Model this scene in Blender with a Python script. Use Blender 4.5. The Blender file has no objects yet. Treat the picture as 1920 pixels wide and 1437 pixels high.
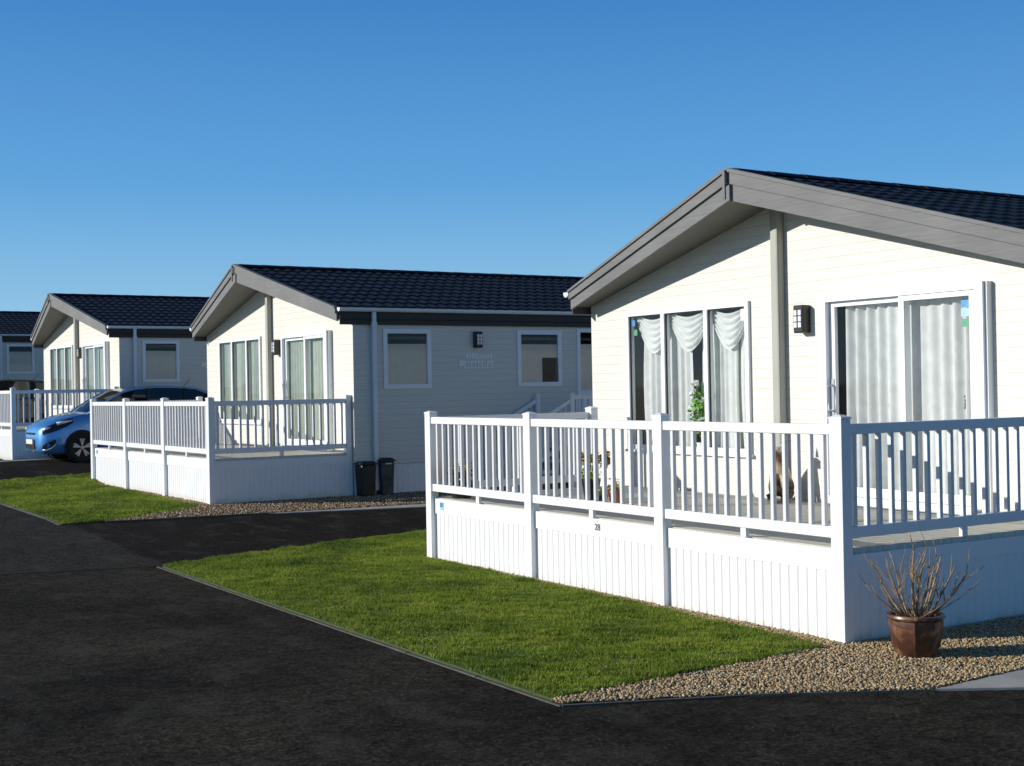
import bpy, bmesh, math, random
import numpy as np
from mathutils import Vector, Matrix, noise
R = math.radians
random.seed(7)
scene = bpy.context.scene
COL = scene.collection

# ------------------------------------------------------------------ helpers
class MB:
    """collects shapes, then links them as ONE mesh object"""
    def __init__(s): s.v = []; s.f = []
    def add(s, vs, fs):
        n = len(s.v); s.v += [tuple(v) for v in vs]; s.f += [tuple(n+i for i in f) for f in fs]; return s
    def box(s, x0, x1, y0, y1, z0, z1):
        v = [(x, y, z) for z in (z0, z1) for y in (y0, y1) for x in (x0, x1)]
        return s.add(v, [(0,2,3,1),(4,5,7,6),(0,1,5,4),(2,6,7,3),(0,4,6,2),(1,3,7,5)])
    def quad(s, a, b, c, d): return s.add([a,b,c,d], [(0,1,2,3)])
    def hexa(s, bot, top):
        """bot/top: 4 points each, counter-clockwise from above"""
        return s.add(list(bot)+list(top), [(3,2,1,0),(4,5,6,7),(0,1,5,4),(1,2,6,5),(2,3,7,6),(3,0,4,7)])
    def tube(s, pts, rad, n=6, cap=True):
        pts = [Vector(p) for p in pts]
        if not hasattr(rad, '__len__'): rad = [rad]*len(pts)
        base = len(s.v); rings = []
        for i, p in enumerate(pts):
            d = (pts[min(i+1, len(pts)-1)]-pts[max(i-1, 0)]).normalized()
            a = d.cross(Vector((0,0,1)))
            if a.length < 1e-3: a = d.cross(Vector((1,0,0)))
            a.normalize(); b = d.cross(a)
            for k in range(n):
                t = 2*math.pi*k/n
                s.v.append(tuple(p+(a*math.cos(t)+b*math.sin(t))*rad[i]))
        for i in range(len(pts)-1):
            for k in range(n):
                a0 = base+i*n+k; a1 = base+i*n+(k+1) % n
                s.f.append((a0, a1, a1+n, a0+n))
        if cap:
            s.f.append(tuple(base+k for k in range(n))[::-1]); s.f.append(tuple(base+(len(pts)-1)*n+k for k in range(n)))
        return s
    def lathe(s, prof, n=32, c=(0,0,0)):
        base = len(s.v)
        for r, z in prof:
            for k in range(n):
                t = 2*math.pi*k/n; s.v.append((c[0]+r*math.cos(t), c[1]+r*math.sin(t), c[2]+z))
        for i in range(len(prof)-1):
            for k in range(n):
                a0 = base+i*n+k; a1 = base+i*n+(k+1) % n
                s.f.append((a0, a1, a1+n, a0+n))
        return s
    def lathe_y(s, prof, c, n=28):
        """profile (radius, y) turned about the y axis through c"""
        base = len(s.v)
        for r, y in prof:
            for k in range(n):
                t = 2*math.pi*k/n; s.v.append((c[0]+r*math.cos(t), c[1]+y, c[2]+r*math.sin(t)))
        for i in range(len(prof)-1):
            for k in range(n):
                a0 = base+i*n+k; a1 = base+i*n+(k+1) % n
                s.f.append((a0, a0+n, a1+n, a1))
        return s
    def xform(s, M):
        s.v = [tuple(M @ Vector(v)) for v in s.v]; return s
    def build(s, name, mat, parent=None, smooth=False, bevel=0, loc=None, label=None, auto=None):
        me = bpy.data.meshes.new(name); me.from_pydata(s.v, [], s.f); me.materials.append(mat)
        if smooth:
            me.polygons.foreach_set('use_smooth', [True]*len(me.polygons))
        me.update()
        o = bpy.data.objects.new(name, me); COL.objects.link(o)
        if parent: o.parent = parent
        if loc: o.location = loc
        if bevel:
            m = o.modifiers.new('bevel', 'BEVEL'); m.width = bevel; m.segments = 2; m.limit_method = 'ANGLE'
        if auto:
            bm = bmesh.new(); bm.from_mesh(me); bmesh.ops.remove_doubles(bm, verts=bm.verts, dist=1e-4)
            bmesh.ops.recalc_face_normals(bm, faces=bm.faces); bm.to_mesh(me); bm.free()
            for p in me.polygons: p.use_smooth = True
            me.set_sharp_from_angle(angle=R(auto))
        if label: o['label'] = label
        return o

def empty(name, label, cat, loc=(0,0,0), rz=0, group=None):
    o = bpy.data.objects.new(name, None); COL.objects.link(o); o.empty_display_size = .2
    o.location = loc; o.rotation_euler = (0, 0, rz); o['label'] = label; o['category'] = cat
    if group: o['group'] = group
    return o
def tag(o, label=None, cat=None, group=None, kind=None):
    if label: o['label'] = label
    if cat: o['category'] = cat
    if group: o['group'] = group
    if kind: o['kind'] = kind
    return o
def copy_tree(o, parent=None):
    c = o.copy(); COL.objects.link(c); c.parent = parent
    for ch in list(o.children): copy_tree(ch, c)
    return c

# ------------------------------------------------------------------ materials
def newmat(name):
    m = bpy.data.materials.new(name); m.use_nodes = True
    nt = m.node_tree; b = nt.nodes['Principled BSDF']; return m, nt, b
def N(nt, t, **kw):
    n = nt.nodes.new(t)
    for k, v in kw.items():
        if k in n.inputs: n.inputs[k].default_value = v
        else: setattr(n, k, v)
    return n
def ramp(nt, src, stops):
    r = nt.nodes.new('ShaderNodeValToRGB'); e = r.color_ramp.elements
    while len(e) < len(stops): e.new(.5)
    for i, (p, c) in enumerate(stops): e[i].position = p; e[i].color = (*c, 1)
    nt.links.new(src, r.inputs['Fac']); return r
def mat(name, col, rough=.5, var=.12, scale=6, bump=0, bscale=60, spec=.5, metal=0, coat=0, stretch=(1,1,1)):
    m, nt, b = newmat(name)
    tc = N(nt, 'ShaderNodeTexCoord'); mp = N(nt, 'ShaderNodeMapping'); mp.inputs['Scale'].default_value = stretch
    nt.links.new(tc.outputs['Object'], mp.inputs['Vector'])
    no = N(nt, 'ShaderNodeTexNoise', Scale=scale, Detail=6.0, Roughness=.6); nt.links.new(mp.outputs['Vector'], no.inputs['Vector'])
    lo = tuple(max(0, c*(1-var)) for c in col); hi = tuple(min(1, c*(1+var)) for c in col)
    r = ramp(nt, no.outputs['Fac'], [(.3, lo), (.7, hi)])
    nt.links.new(r.outputs['Color'], b.inputs['Base Color'])
    b.inputs['Roughness'].default_value = rough; b.inputs['Metallic'].default_value = metal
    b.inputs['Specular IOR Level'].default_value = spec
    if coat: b.inputs['Coat Weight'].default_value = coat; b.inputs['Coat Roughness'].default_value = .05
    if bump:
        n2 = N(nt, 'ShaderNodeTexNoise', Scale=bscale, Detail=4.0); nt.links.new(mp.outputs['Vector'], n2.inputs['Vector'])
        bp = N(nt, 'ShaderNodeBump', Strength=bump, Distance=.01); nt.links.new(n2.outputs['Fac'], bp.inputs['Height'])
        nt.links.new(bp.outputs['Normal'], b.inputs['Normal'])
    return m
M = {}
M['white'] = mat('white_upvc', (.80,.805,.82), .35, .04, 3, bump=.02, bscale=9)
M['white_frame'] = mat('white_frame', (.82,.83,.84), .3, .03, 4)
def skirt_mat():
    m, nt, b = newmat('splashed_white_panel')
    tc = N(nt, 'ShaderNodeTexCoord'); sp = N(nt, 'ShaderNodeSeparateXYZ'); nt.links.new(tc.outputs['Object'], sp.inputs[0])
    no = N(nt, 'ShaderNodeTexNoise', Scale=7.0, Detail=8.0, Roughness=.7); nt.links.new(tc.outputs['Object'], no.inputs['Vector'])
    a = N(nt, 'ShaderNodeMath', operation='MULTIPLY_ADD'); nt.links.new(no.outputs['Fac'], a.inputs[0]); a.inputs[1].default_value = -.34; nt.links.new(sp.outputs['Z'], a.inputs[2])
    r = ramp(nt, a.outputs[0], [(0, (.70,.675,.61)), (.03, (.775,.77,.76)), (.10, (.80,.805,.82))])
    sh = N(nt, 'ShaderNodeMath', operation='ADD'); nt.links.new(a.outputs[0], sh.inputs[0]); sh.inputs[1].default_value = .16; nt.links.new(sh.outputs[0], r.inputs['Fac'])
    nt.links.new(r.outputs['Color'], b.inputs['Base Color']); b.inputs['Roughness'].default_value = .4; return m
M['skirt'] = skirt_mat()
M['baluster'] = mat('baluster_grey', (.68,.685,.70), .4, .04, 5)
M['cap'] = mat('white_cap', (.84,.845,.86), .3, .04, 5)
M['gutter'] = mat('gutter_plastic', (.74,.76,.78), .35, .05, 4)
M['dark_trim'] = mat('dark_trim', (.022,.02,.021), .55, .2, 5)
M['soffit'] = mat('soffit', (.12,.12,.10), .6, .1, 3)
M['pillar'] = mat('pillar_trim', (.36,.36,.31), .5, .06, 3)
M['black'] = mat('black_plastic', (.012,.012,.014), .35, .2, 10)
M['lens'] = mat('lamp_lens', (.75,.78,.82), .25, .05, 20)
M['rubber'] = mat('rubber', (.012,.012,.012), .8, .2, 10)
M['alloy'] = mat('alloy', (.32,.33,.35), .4, .1, 8, metal=.8)
M['conc'] = mat('concrete', (.36,.355,.33), .85, .2, 4, bump=.3, bscale=90)
M['edging'] = mat('edging', (.085,.08,.068), .9, .35, 7, bump=.3, bscale=60)
M['blue_paint'] = mat('blue_car_paint', (.085,.30,.68), .33, .05, 3, coat=1, metal=.45)
M['roof_navy'] = mat('navy_car_roof', (.022,.045,.13), .3, .05, 3, coat=.6)  # darker blue than the body, for the hatchback's roof panel only
M['dark_paint'] = mat('dark_car_paint', (.012,.014,.022), .25, .1, 3, coat=1)
M['carglass'] = mat('car_glass', (.006,.008,.011), .04, .1, 3, spec=.9)
M['headlamp'] = mat('headlamp_glass', (.80,.82,.86), .15, .05, 8, spec=1, metal=.2)
M['plate'] = mat('plate', (.75,.75,.72), .4, .03, 4)
M['blind'] = mat('roller_blind', (.80,.76,.66), .8, .05, 8)
M['top_band'] = mat('dark_top_band', (.09,.13,.13), .6, .1, 8)
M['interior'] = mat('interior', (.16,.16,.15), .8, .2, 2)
M['bin_dark'] = mat('dark_bin_plastic', (.016,.013,.012), .5, .3, 6)
M['bin_blue'] = mat('weathered_bin_plastic', (.045,.05,.062), .5, .8, 5)
M['terracotta'] = mat('terracotta', (.52,.15,.08), .6, .2, 12)
M['soil'] = mat('soil', (.03,.022,.015), .95, .4, 40, bump=.5, bscale=80)
M['leaf'] = mat('leaf', (.07,.13,.03), .6, .4, 20)
M['leaf_yel'] = mat('leaf_yellow', (.35,.36,.07), .6, .3, 20)
M['petal_y'] = mat('petal_yellow', (.65,.42,.05), .6, .3, 30)
M['petal_o'] = mat('petal_orange', (.42,.16,.015), .6, .3, 30)
M['petal_w'] = mat('petal_white', (.8,.82,.78), .5, .05, 20)
M['petal_p'] = mat('petal_pink', (.75,.35,.33), .6, .1, 20)
M['sticker_b'] = mat('sticker_blue', (.05,.25,.48), .4, .4, 30)
M['sticker_g'] = mat('sticker_green', (.08,.30,.18), .4, .15, 30)
M['sticker_w'] = mat('sticker_pale', (.35,.55,.68), .4, .1, 30)
M['num'] = mat('number_grey', (.10,.10,.085), .6, .1, 10)
M['sign'] = mat('sign_silver', (.88,.89,.90), .4, .1, 10)
M['sign_dark'] = mat('sign_dark', (.08,.09,.10), .5, .1, 10)
M['handle'] = mat('handle_metal', (.55,.56,.58), .3, .05, 10, metal=.7)
M['twig'] = mat('twig_bark', (.30,.20,.10), .8, .45, 14, bump=.4, bscale=60)

def fascia_mat():
    m, nt, b = newmat('grey_timber')
    tc = N(nt, 'ShaderNodeTexCoord'); mp = N(nt, 'ShaderNodeMapping'); mp.inputs['Scale'].default_value = (2.2, 2.2, 40)
    # follow the slope of the boards: grain stretched along y
    mp.inputs['Scale'].default_value = (3, 1.2, 30)
    nt.links.new(tc.outputs['Object'], mp.inputs['Vector'])
    no = N(nt, 'ShaderNodeTexNoise', Scale=2.0, Detail=8.0, Roughness=.65, Distortion=.4); nt.links.new(mp.outputs['Vector'], no.inputs['Vector'])
    n2 = N(nt, 'ShaderNodeTexNoise', Scale=1.6, Detail=3.0); nt.links.new(tc.outputs['Object'], n2.inputs['Vector'])
    mx = N(nt, 'ShaderNodeMath', operation='MULTIPLY_ADD'); nt.links.new(no.outputs['Fac'], mx.inputs[0]); mx.inputs[1].default_value = .6
    m3 = N(nt, 'ShaderNodeMath', operation='MULTIPLY'); nt.links.new(n2.outputs['Fac'], m3.inputs[0]); m3.inputs[1].default_value = .4
    nt.links.new(m3.outputs[0], mx.inputs[2])
    r = ramp(nt, mx.outputs[0], [(.3, (.11,.11,.11)), (.55, (.165,.165,.165)), (.75, (.215,.213,.208))])
    nt.links.new(r.outputs['Color'], b.inputs['Base Color']); b.inputs['Roughness'].default_value = .7
    bp = N(nt, 'ShaderNodeBump', Strength=.35, Distance=.004); nt.links.new(no.outputs['Fac'], bp.inputs['Height']); nt.links.new(bp.outputs['Normal'], b.inputs['Normal'])
    return m
M['fascia'] = fascia_mat()

def cladding(name, col, pitch=.145):
    m, nt, b = newmat(name)
    tc = N(nt, 'ShaderNodeTexCoord'); sp = N(nt, 'ShaderNodeSeparateXYZ'); nt.links.new(tc.outputs['Object'], sp.inputs[0])
    d = N(nt, 'ShaderNodeMath', operation='DIVIDE'); nt.links.new(sp.outputs['Z'], d.inputs[0]); d.inputs[1].default_value = pitch
    fr = N(nt, 'ShaderNodeMath', operation='FRACT'); nt.links.new(d.outputs[0], fr.inputs[0])
    # board profile: slopes outward to its foot, dark gap just beneath
    rp = ramp(nt, fr.outputs[0], [(0, (1,1,1)), (.93, (.55,.55,.55)), (.95, (0,0,0)), (.99, (0,0,0)), (1, (1,1,1))])
    bp = N(nt, 'ShaderNodeBump', Strength=.4, Distance=.008); nt.links.new(rp.outputs['Color'], bp.inputs['Height'])
    mp = N(nt, 'ShaderNodeMapping'); mp.inputs['Scale'].default_value = (2, 2, 30); nt.links.new(tc.outputs['Object'], mp.inputs['Vector'])
    no = N(nt, 'ShaderNodeTexNoise', Scale=1.5, Detail=6.0, Roughness=.6); nt.links.new(mp.outputs['Vector'], no.inputs['Vector'])
    bp2 = N(nt, 'ShaderNodeBump', Strength=.12, Distance=.004); nt.links.new(no.outputs['Fac'], bp2.inputs['Height']); nt.links.new(bp.outputs['Normal'], bp2.inputs['Normal'])
    nt.links.new(bp2.outputs['Normal'], b.inputs['Normal'])
    r = ramp(nt, no.outputs['Fac'], [(.3, tuple(c*.93 for c in col)), (.7, tuple(min(1, c*1.04) for c in col))])
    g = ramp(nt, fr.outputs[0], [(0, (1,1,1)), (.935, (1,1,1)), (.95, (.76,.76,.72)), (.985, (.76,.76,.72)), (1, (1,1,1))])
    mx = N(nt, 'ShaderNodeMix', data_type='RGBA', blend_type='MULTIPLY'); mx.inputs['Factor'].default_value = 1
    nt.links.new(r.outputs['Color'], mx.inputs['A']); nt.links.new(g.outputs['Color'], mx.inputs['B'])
    nt.links.new(mx.outputs['Result'], b.inputs['Base Color']); b.inputs['Roughness'].default_value = .55
    return m
M['cream'] = cladding('cream_cladding', (.69,.67,.60), .105)

def roof_mat():
    m, nt, b = newmat('roof_tiles')
    tc = N(nt, 'ShaderNodeTexCoord')
    no = N(nt, 'ShaderNodeTexNoise', Scale=5.0, Detail=5.0); nt.links.new(tc.outputs['Object'], no.inputs['Vector'])
    r = ramp(nt, no.outputs['Fac'], [(.3, (.010,.013,.022)), (.7, (.021,.026,.040))])
    nt.links.new(r.outputs['Color'], b.inputs['Base Color']); b.inputs['Roughness'].default_value = .6; b.inputs['Specular IOR Level'].default_value = .22
    n2 = N(nt, 'ShaderNodeTexNoise', Scale=220.0, Detail=2.0); nt.links.new(tc.outputs['Object'], n2.inputs['Vector'])
    bp = N(nt, 'ShaderNodeBump', Strength=.2, Distance=.003); nt.links.new(n2.outputs['Fac'], bp.inputs['Height']); nt.links.new(bp.outputs['Normal'], b.inputs['Normal'])
    return m
M['roof'] = roof_mat()

def glass_mat(name='window_glass', tint=(.90,.92,.92)):
    m = bpy.data.materials.new(name); m.use_nodes = True; nt = m.node_tree; nt.nodes.clear()
    out = N(nt, 'ShaderNodeOutputMaterial'); mx = N(nt, 'ShaderNodeMixShader')
    tr = N(nt, 'ShaderNodeBsdfTransparent'); tr.inputs['Color'].default_value = (*tint, 1)
    gl = N(nt, 'ShaderNodeBsdfGlossy'); gl.inputs['Roughness'].default_value = .01; gl.inputs['Color'].default_value = (.9,.95,1,1)
    fr = N(nt, 'ShaderNodeFresnel'); fr.inputs['IOR'].default_value = 1.42
    nt.links.new(fr.outputs[0], mx.inputs['Fac']); nt.links.new(tr.outputs[0], mx.inputs[1]); nt.links.new(gl.outputs[0], mx.inputs[2]); nt.links.new(mx.outputs[0], out.inputs['Surface'])
    return m
M['glass'] = glass_mat()
def curtain_mat(name, col, trans=.35):
    m = bpy.data.materials.new(name); m.use_nodes = True; nt = m.node_tree; nt.nodes.clear()
    out = N(nt, 'ShaderNodeOutputMaterial'); mx = N(nt, 'ShaderNodeMixShader'); mx.inputs['Fac'].default_value = trans
    tc = N(nt, 'ShaderNodeTexCoord'); no = N(nt, 'ShaderNodeTexNoise', Scale=9.0, Detail=4.0); nt.links.new(tc.outputs['Object'], no.inputs['Vector'])
    r = ramp(nt, no.outputs['Fac'], [(.3, tuple(c*.85 for c in col)), (.7, col)])
    d = N(nt, 'ShaderNodeBsdfDiffuse'); t = N(nt, 'ShaderNodeBsdfTranslucent')
    nt.links.new(r.outputs['Color'], d.inputs['Color']); nt.links.new(r.outputs['Color'], t.inputs['Color'])
    nt.links.new(d.outputs[0], mx.inputs[1]); nt.links.new(t.outputs[0], mx.inputs[2]); nt.links.new(mx.outputs[0], out.inputs['Surface'])
    return m
M['sheer'] = curtain_mat('sheer_curtain', (.92,.93,.92), .3)
M['drape'] = curtain_mat('pleated_drape', (.60,.64,.55), .3)

def deckboards():
    m, nt, b = newmat('deck_boards')
    tc = N(nt, 'ShaderNodeTexCoord'); sp = N(nt, 'ShaderNodeSeparateXYZ'); nt.links.new(tc.outputs['Object'], sp.inputs[0])
    d = N(nt, 'ShaderNodeMath', operation='DIVIDE'); nt.links.new(sp.outputs['X'], d.inputs[0]); d.inputs[1].default_value = .145
    fr = N(nt, 'ShaderNodeMath', operation='FRACT'); nt.links.new(d.outputs[0], fr.inputs[0])
    g = ramp(nt, fr.outputs[0], [(0, (.45,.45,.45)), (.03, (1,1,1)), (.97, (1,1,1)), (1, (.45,.45,.45))])
    mp = N(nt, 'ShaderNodeMapping'); mp.inputs['Scale'].default_value = (12, 1, 1); nt.links.new(tc.outputs['Object'], mp.inputs['Vector'])
    no = N(nt, 'ShaderNodeTexNoise', Scale=3.0, Detail=7.0); nt.links.new(mp.outputs['Vector'], no.inputs['Vector'])
    r = ramp(nt, no.outputs['Fac'], [(.3, (.50,.47,.39)), (.7, (.68,.65,.56))])
    mx = N(nt, 'ShaderNodeMix', data_type='RGBA', blend_type='MULTIPLY'); mx.inputs['Factor'].default_value = 1
    nt.links.new(r.outputs['Color'], mx.inputs['A']); nt.links.new(g.outputs['Color'], mx.inputs['B'])
    nt.links.new(mx.outputs['Result'], b.inputs['Base Color']); b.inputs['Roughness'].default_value = .7
    bp = N(nt, 'ShaderNodeBump', Strength=.4, Distance=.01); nt.links.new(g.outputs['Color'], bp.inputs['Height']); nt.links.new(bp.outputs['Normal'], b.inputs['Normal'])
    return m
M['deck'] = deckboards()

def asphalt(name, base, warm, amp=1.0):
    m, nt, b = newmat(name)
    tc = N(nt, 'ShaderNodeTexCoord')
    big = N(nt, 'ShaderNodeTexNoise', Scale=.55, Detail=5.0, Roughness=.6); nt.links.new(tc.outputs['Object'], big.inputs['Vector'])
    mid = N(nt, 'ShaderNodeTexNoise', Scale=9.0, Detail=8.0, Roughness=.75); nt.links.new(tc.outputs['Object'], mid.inputs['Vector'])
    fine = N(nt, 'ShaderNodeTexNoise', Scale=32.0, Detail=4.0, Roughness=.75); nt.links.new(tc.outputs['Object'], fine.inputs['Vector'])
    r1 = ramp(nt, big.outputs['Fac'], [(.35, base), (.65, warm)])
    a = tuple
    r2 = ramp(nt, mid.outputs['Fac'], [(.34, (.12,.12,.12)), (.46, (.5,.5,.5)), (.56, (1.0,1.0,1.0)), (.78, (1,1,1))])
    r3 = ramp(nt, fine.outputs['Fac'], [(.38, (.15,.15,.15)), (.5, (.8,.8,.8)), (.60, (1.6,1.6,1.6))])
    m1 = N(nt, 'ShaderNodeMix', data_type='RGBA', blend_type='MULTIPLY'); m1.inputs['Factor'].default_value = .7*amp
    m2 = N(nt, 'ShaderNodeMix', data_type='RGBA', blend_type='MULTIPLY'); m2.inputs['Factor'].default_value = .75
    nt.links.new(r1.outputs['Color'], m1.inputs['A']); nt.links.new(r2.outputs['Color'], m1.inputs['B'])
    nt.links.new(m1.outputs['Result'], m2.inputs['A']); nt.links.new(r3.outputs['Color'], m2.inputs['B'])
    # sparse pale chippings and dusty scuffs
    vo = N(nt, 'ShaderNodeTexVoronoi', Scale=26.0); nt.links.new(tc.outputs['Object'], vo.inputs['Vector'])
    th = ramp(nt, vo.outputs['Distance'], [(0, (1,1,1)), (.10, (1,1,1)), (.16, (0,0,0))])
    sel = N(nt, 'ShaderNodeSeparateColor'); nt.links.new(vo.outputs['Color'], sel.inputs[0])
    gt = N(nt, 'ShaderNodeMath', operation='GREATER_THAN'); nt.links.new(sel.outputs[0], gt.inputs[0]); gt.inputs[1].default_value = .80
    mu = N(nt, 'ShaderNodeMath', operation='MULTIPLY'); nt.links.new(gt.outputs[0], mu.inputs[0]); nt.links.new(th.outputs['Color'], mu.inputs[1])
    m3 = N(nt, 'ShaderNodeMix', data_type='RGBA'); nt.links.new(mu.outputs[0], m3.inputs['Factor']); nt.links.new(m2.outputs['Result'], m3.inputs['A']); m3.inputs['B'].default_value = (.16,.15,.11,1)
    sc = N(nt, 'ShaderNodeTexNoise', Scale=1.7, Detail=6.0, Roughness=.65); mp = N(nt, 'ShaderNodeMapping'); mp.inputs['Location'].default_value = (3.1, 7.7, 0); mp.inputs['Scale'].default_value = (1.6, .8, 1)
    nt.links.new(tc.outputs['Object'], mp.inputs['Vector']); nt.links.new(mp.outputs['Vector'], sc.inputs['Vector'])
    rs = ramp(nt, sc.outputs['Fac'], [(.52, (0,0,0)), (.76, (.5,.5,.5))])
    m4 = N(nt, 'ShaderNodeMix', data_type='RGBA'); nt.links.new(rs.outputs['Color'], m4.inputs['Factor']); nt.links.new(m3.outputs['Result'], m4.inputs['A']); m4.inputs['B'].default_value = (.085,.082,.070,1)
    nt.links.new(m4.outputs['Result'], b.inputs['Base Color']); b.inputs['Roughness'].default_value = 1.0; b.inputs['Specular IOR Level'].default_value = .03
    bp = N(nt, 'ShaderNodeBump', Strength=.55, Distance=.012); nt.links.new(fine.outputs['Fac'], bp.inputs['Height'])
    nt.links.new(bp.outputs['Normal'], b.inputs['Normal'])
    return m
M['road'] = asphalt('old_asphalt', (.026,.0235,.020), (.060,.053,.041))
M['road2'] = asphalt('pale_asphalt', (.044,.042,.038), (.058,.053,.045), .7)
M['drive'] = asphalt('new_asphalt', (.022,.0195,.0175), (.030,.026,.022), .6)

def island_mat(name, stops, rough=.6, trans=0, lowscale=1.2, lowamt=.5, lowcols=((.6,.6,.6),(1,1,1))):
    m, nt, b = newmat(name)
    ge = N(nt, 'ShaderNodeNewGeometry'); r = ramp(nt, ge.outputs['Random Per Island'], stops)
    tc = N(nt, 'ShaderNodeTexCoord'); no = N(nt, 'ShaderNodeTexNoise', Scale=lowscale, Detail=6.0, Roughness=.65); nt.links.new(tc.outputs['Object'], no.inputs['Vector'])
    r2 = ramp(nt, no.outputs['Fac'], [(.36, lowcols[0]), (.60, lowcols[1])])
    mx = N(nt, 'ShaderNodeMix', data_type='RGBA', blend_type='MULTIPLY'); mx.inputs['Factor'].default_value = lowamt
    nt.links.new(r.outputs['Color'], mx.inputs['A']); nt.links.new(r2.outputs['Color'], mx.inputs['B'])
    nt.links.new(mx.outputs['Result'], b.inputs['Base Color']); b.inputs['Roughness'].default_value = rough
    b.inputs['Specular IOR Level'].default_value = .25
    if trans:
        out = nt.nodes['Material Output']; t = N(nt, 'ShaderNodeBsdfTranslucent'); nt.links.new(mx.outputs['Result'], t.inputs['Color'])
        ms = N(nt, 'ShaderNodeMixShader'); ms.inputs['Fac'].default_value = trans
        nt.links.new(b.outputs[0], ms.inputs[1]); nt.links.new(t.outputs[0], ms.inputs[2]); nt.links.new(ms.outputs[0], out.inputs['Surface'])
    return m
M['grass'] = island_mat('grass_blades', [(0,(.14,.215,.016)),(.5,(.24,.335,.026)),(.85,(.35,.42,.05)),(1,(.50,.50,.15))], .6, .35, 1.1, .85, ((.30,.42,.36),(1.0,1.0,.95)))
nt_ = M['grass'].node_tree; mx_ = [n for n in nt_.nodes if n.bl_idname == 'ShaderNodeMix'][0]
tc_ = N(nt_, 'ShaderNodeTexCoord'); n_y = N(nt_, 'ShaderNodeTexNoise', Scale=2.6, Detail=5.0, Roughness=.7); nt_.links.new(tc_.outputs['Object'], n_y.inputs['Vector'])
ry_ = ramp(nt_, n_y.outputs['Fac'], [(.50, (0,0,0)), (.72, (.6,.6,.6))]); my_ = N(nt_, 'ShaderNodeMix', data_type='RGBA')
src_ = mx_.inputs['A'].links[0].from_socket; nt_.links.new(src_, my_.inputs['A']); my_.inputs['B'].default_value = (.36,.34,.07,1); nt_.links.new(ry_.outputs['Color'], my_.inputs['Factor']); nt_.links.new(my_.outputs['Result'], mx_.inputs['A'])
M['turf'] = mat('turf_soil', (.045,.075,.014), .95, .35, 9, bump=.6, bscale=60)
M['meadow'] = mat('ground_grass', (.06,.085,.03), .95, .3, .5, bump=.5, bscale=30)
M['stone'] = island_mat('gravel_stones', [(0,(.32,.20,.09)),(.25,(.50,.36,.18)),(.5,(.20,.13,.07)),(.75,(.62,.48,.27)),(.92,(.28,.24,.19)),(1,(.74,.64,.44))], .6, 0, 3, .25)
M['stone2'] = island_mat('brown_gravel_stones', [(0,(.22,.15,.08)),(.4,(.36,.25,.14)),(.7,(.16,.11,.07)),(.9,(.46,.35,.22)),(1,(.58,.50,.38))], .7, 0, 3, .3)
M['gravel_base'] = mat('gravel_bed', (.14,.11,.07), .95, .5, 40, bump=.8, bscale=90)

# ------------------------------------------------------------------ terrain
KY = [8.5, 12.5, 18.5, 21.3, 24.3, 31, 36, 39.6, 60]
KZ = [0, .13, .15, .40, .44, .50, .75, .90, 1.0]
def gz(y): return float(np.interp(y, KY, KZ))
def clip_poly(poly, y0, y1):
    def half(P, f):
        out = []
        for i in range(len(P)):
            a, b = P[i], P[(i+1) % len(P)]; fa, fb = f(a), f(b)
            if fa >= 0: out.append(a)
            if (fa >= 0) != (fb >= 0):
                t = fa/(fa-fb); out.append((a[0]+t*(b[0]-a[0]), a[1]+t*(b[1]-a[1])))
        return out
    P = half(poly, lambda p: p[1]-y0)
    return half(P, lambda p: y1-p[1]) if P else []
def sheet(name, poly, zo, material, kind='structure'):
    mb = MB(); ys = [-1e4]+KY+[1e4]
    for a, b in zip(ys[:-1], ys[1:]):
        P = clip_poly(poly, a, b)
        if len(P) >= 3: mb.add([(x, y, gz(y)+zo) for x, y in P], [tuple(range(len(P)))])
    o = mb.build(name, material, auto=30)
    o['kind'] = kind; return o
def slab(name, poly, z0, z1, material):
    """sheet with skirt edges"""
    mb = MB(); ys = [-1e4]+KY+[1e4]
    for a, b in zip(ys[:-1], ys[1:]):
        P = clip_poly(poly, a, b)
        if len(P) >= 3:
            n = len(P); mb.add([(x, y, gz(y)+z1) for x, y in P]+[(x, y, gz(y)+z0) for x, y in P], [tuple(range(n))])
            for i in range(n):
                j = (i+1) % n
                if abs(P[i][1]-P[j][1]) < 1e-6 and (abs(P[i][1]-a) < 1e-6 or abs(P[i][1]-b) < 1e-6): continue
                mb.add([(P[i][0],P[i][1],gz(P[i][1])+z1),(P[j][0],P[j][1],gz(P[j][1])+z1),(P[j][0],P[j][1],gz(P[j][1])+z0),(P[i][0],P[i][1],gz(P[i][1])+z0)], [(3,2,1,0)])
    o = mb.build(name, material, auto=30); o['kind'] = 'structure'; return o
def edging(pts, w=.05, z=.022, name='kerb_edging'):
    mb = MB()
    dense = []
    for a, b in zip(pts[:-1], pts[1:]):
        L = math.dist(a, b); n = max(1, int(L/.9))
        for i in range(n): dense.append((a[0]+(b[0]-a[0])*i/n, a[1]+(b[1]-a[1])*i/n))
    dense.append(pts[-1])
    for i, (a, b) in enumerate(zip(dense[:-1], dense[1:])):
        d = Vector((b[0]-a[0], b[1]-a[1])).normalized(); n = Vector((-d.y, d.x))*w/2
        ja, jb = random.uniform(-.004,.004), random.uniform(-.004,.004)
        g = .004
        A = (a[0]+d.x*g, a[1]+d.y*g); B = (b[0]-d.x*g, b[1]-d.y*g)
        q = [(A[0]-n.x, A[1]-n.y), (B[0]-n.x, B[1]-n.y), (B[0]+n.x, B[1]+n.y), (A[0]+n.x, A[1]+n.y)]
        zz = [ja, jb, jb, ja]
        mb.hexa([(x, y, gz(y)-.05) for x, y in q], [(x, y, gz(y)+z+k) for (x, y), k in zip(q, zz)])
    o = mb.build(name, M['edging']); o['kind'] = 'structure'; return o

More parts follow.
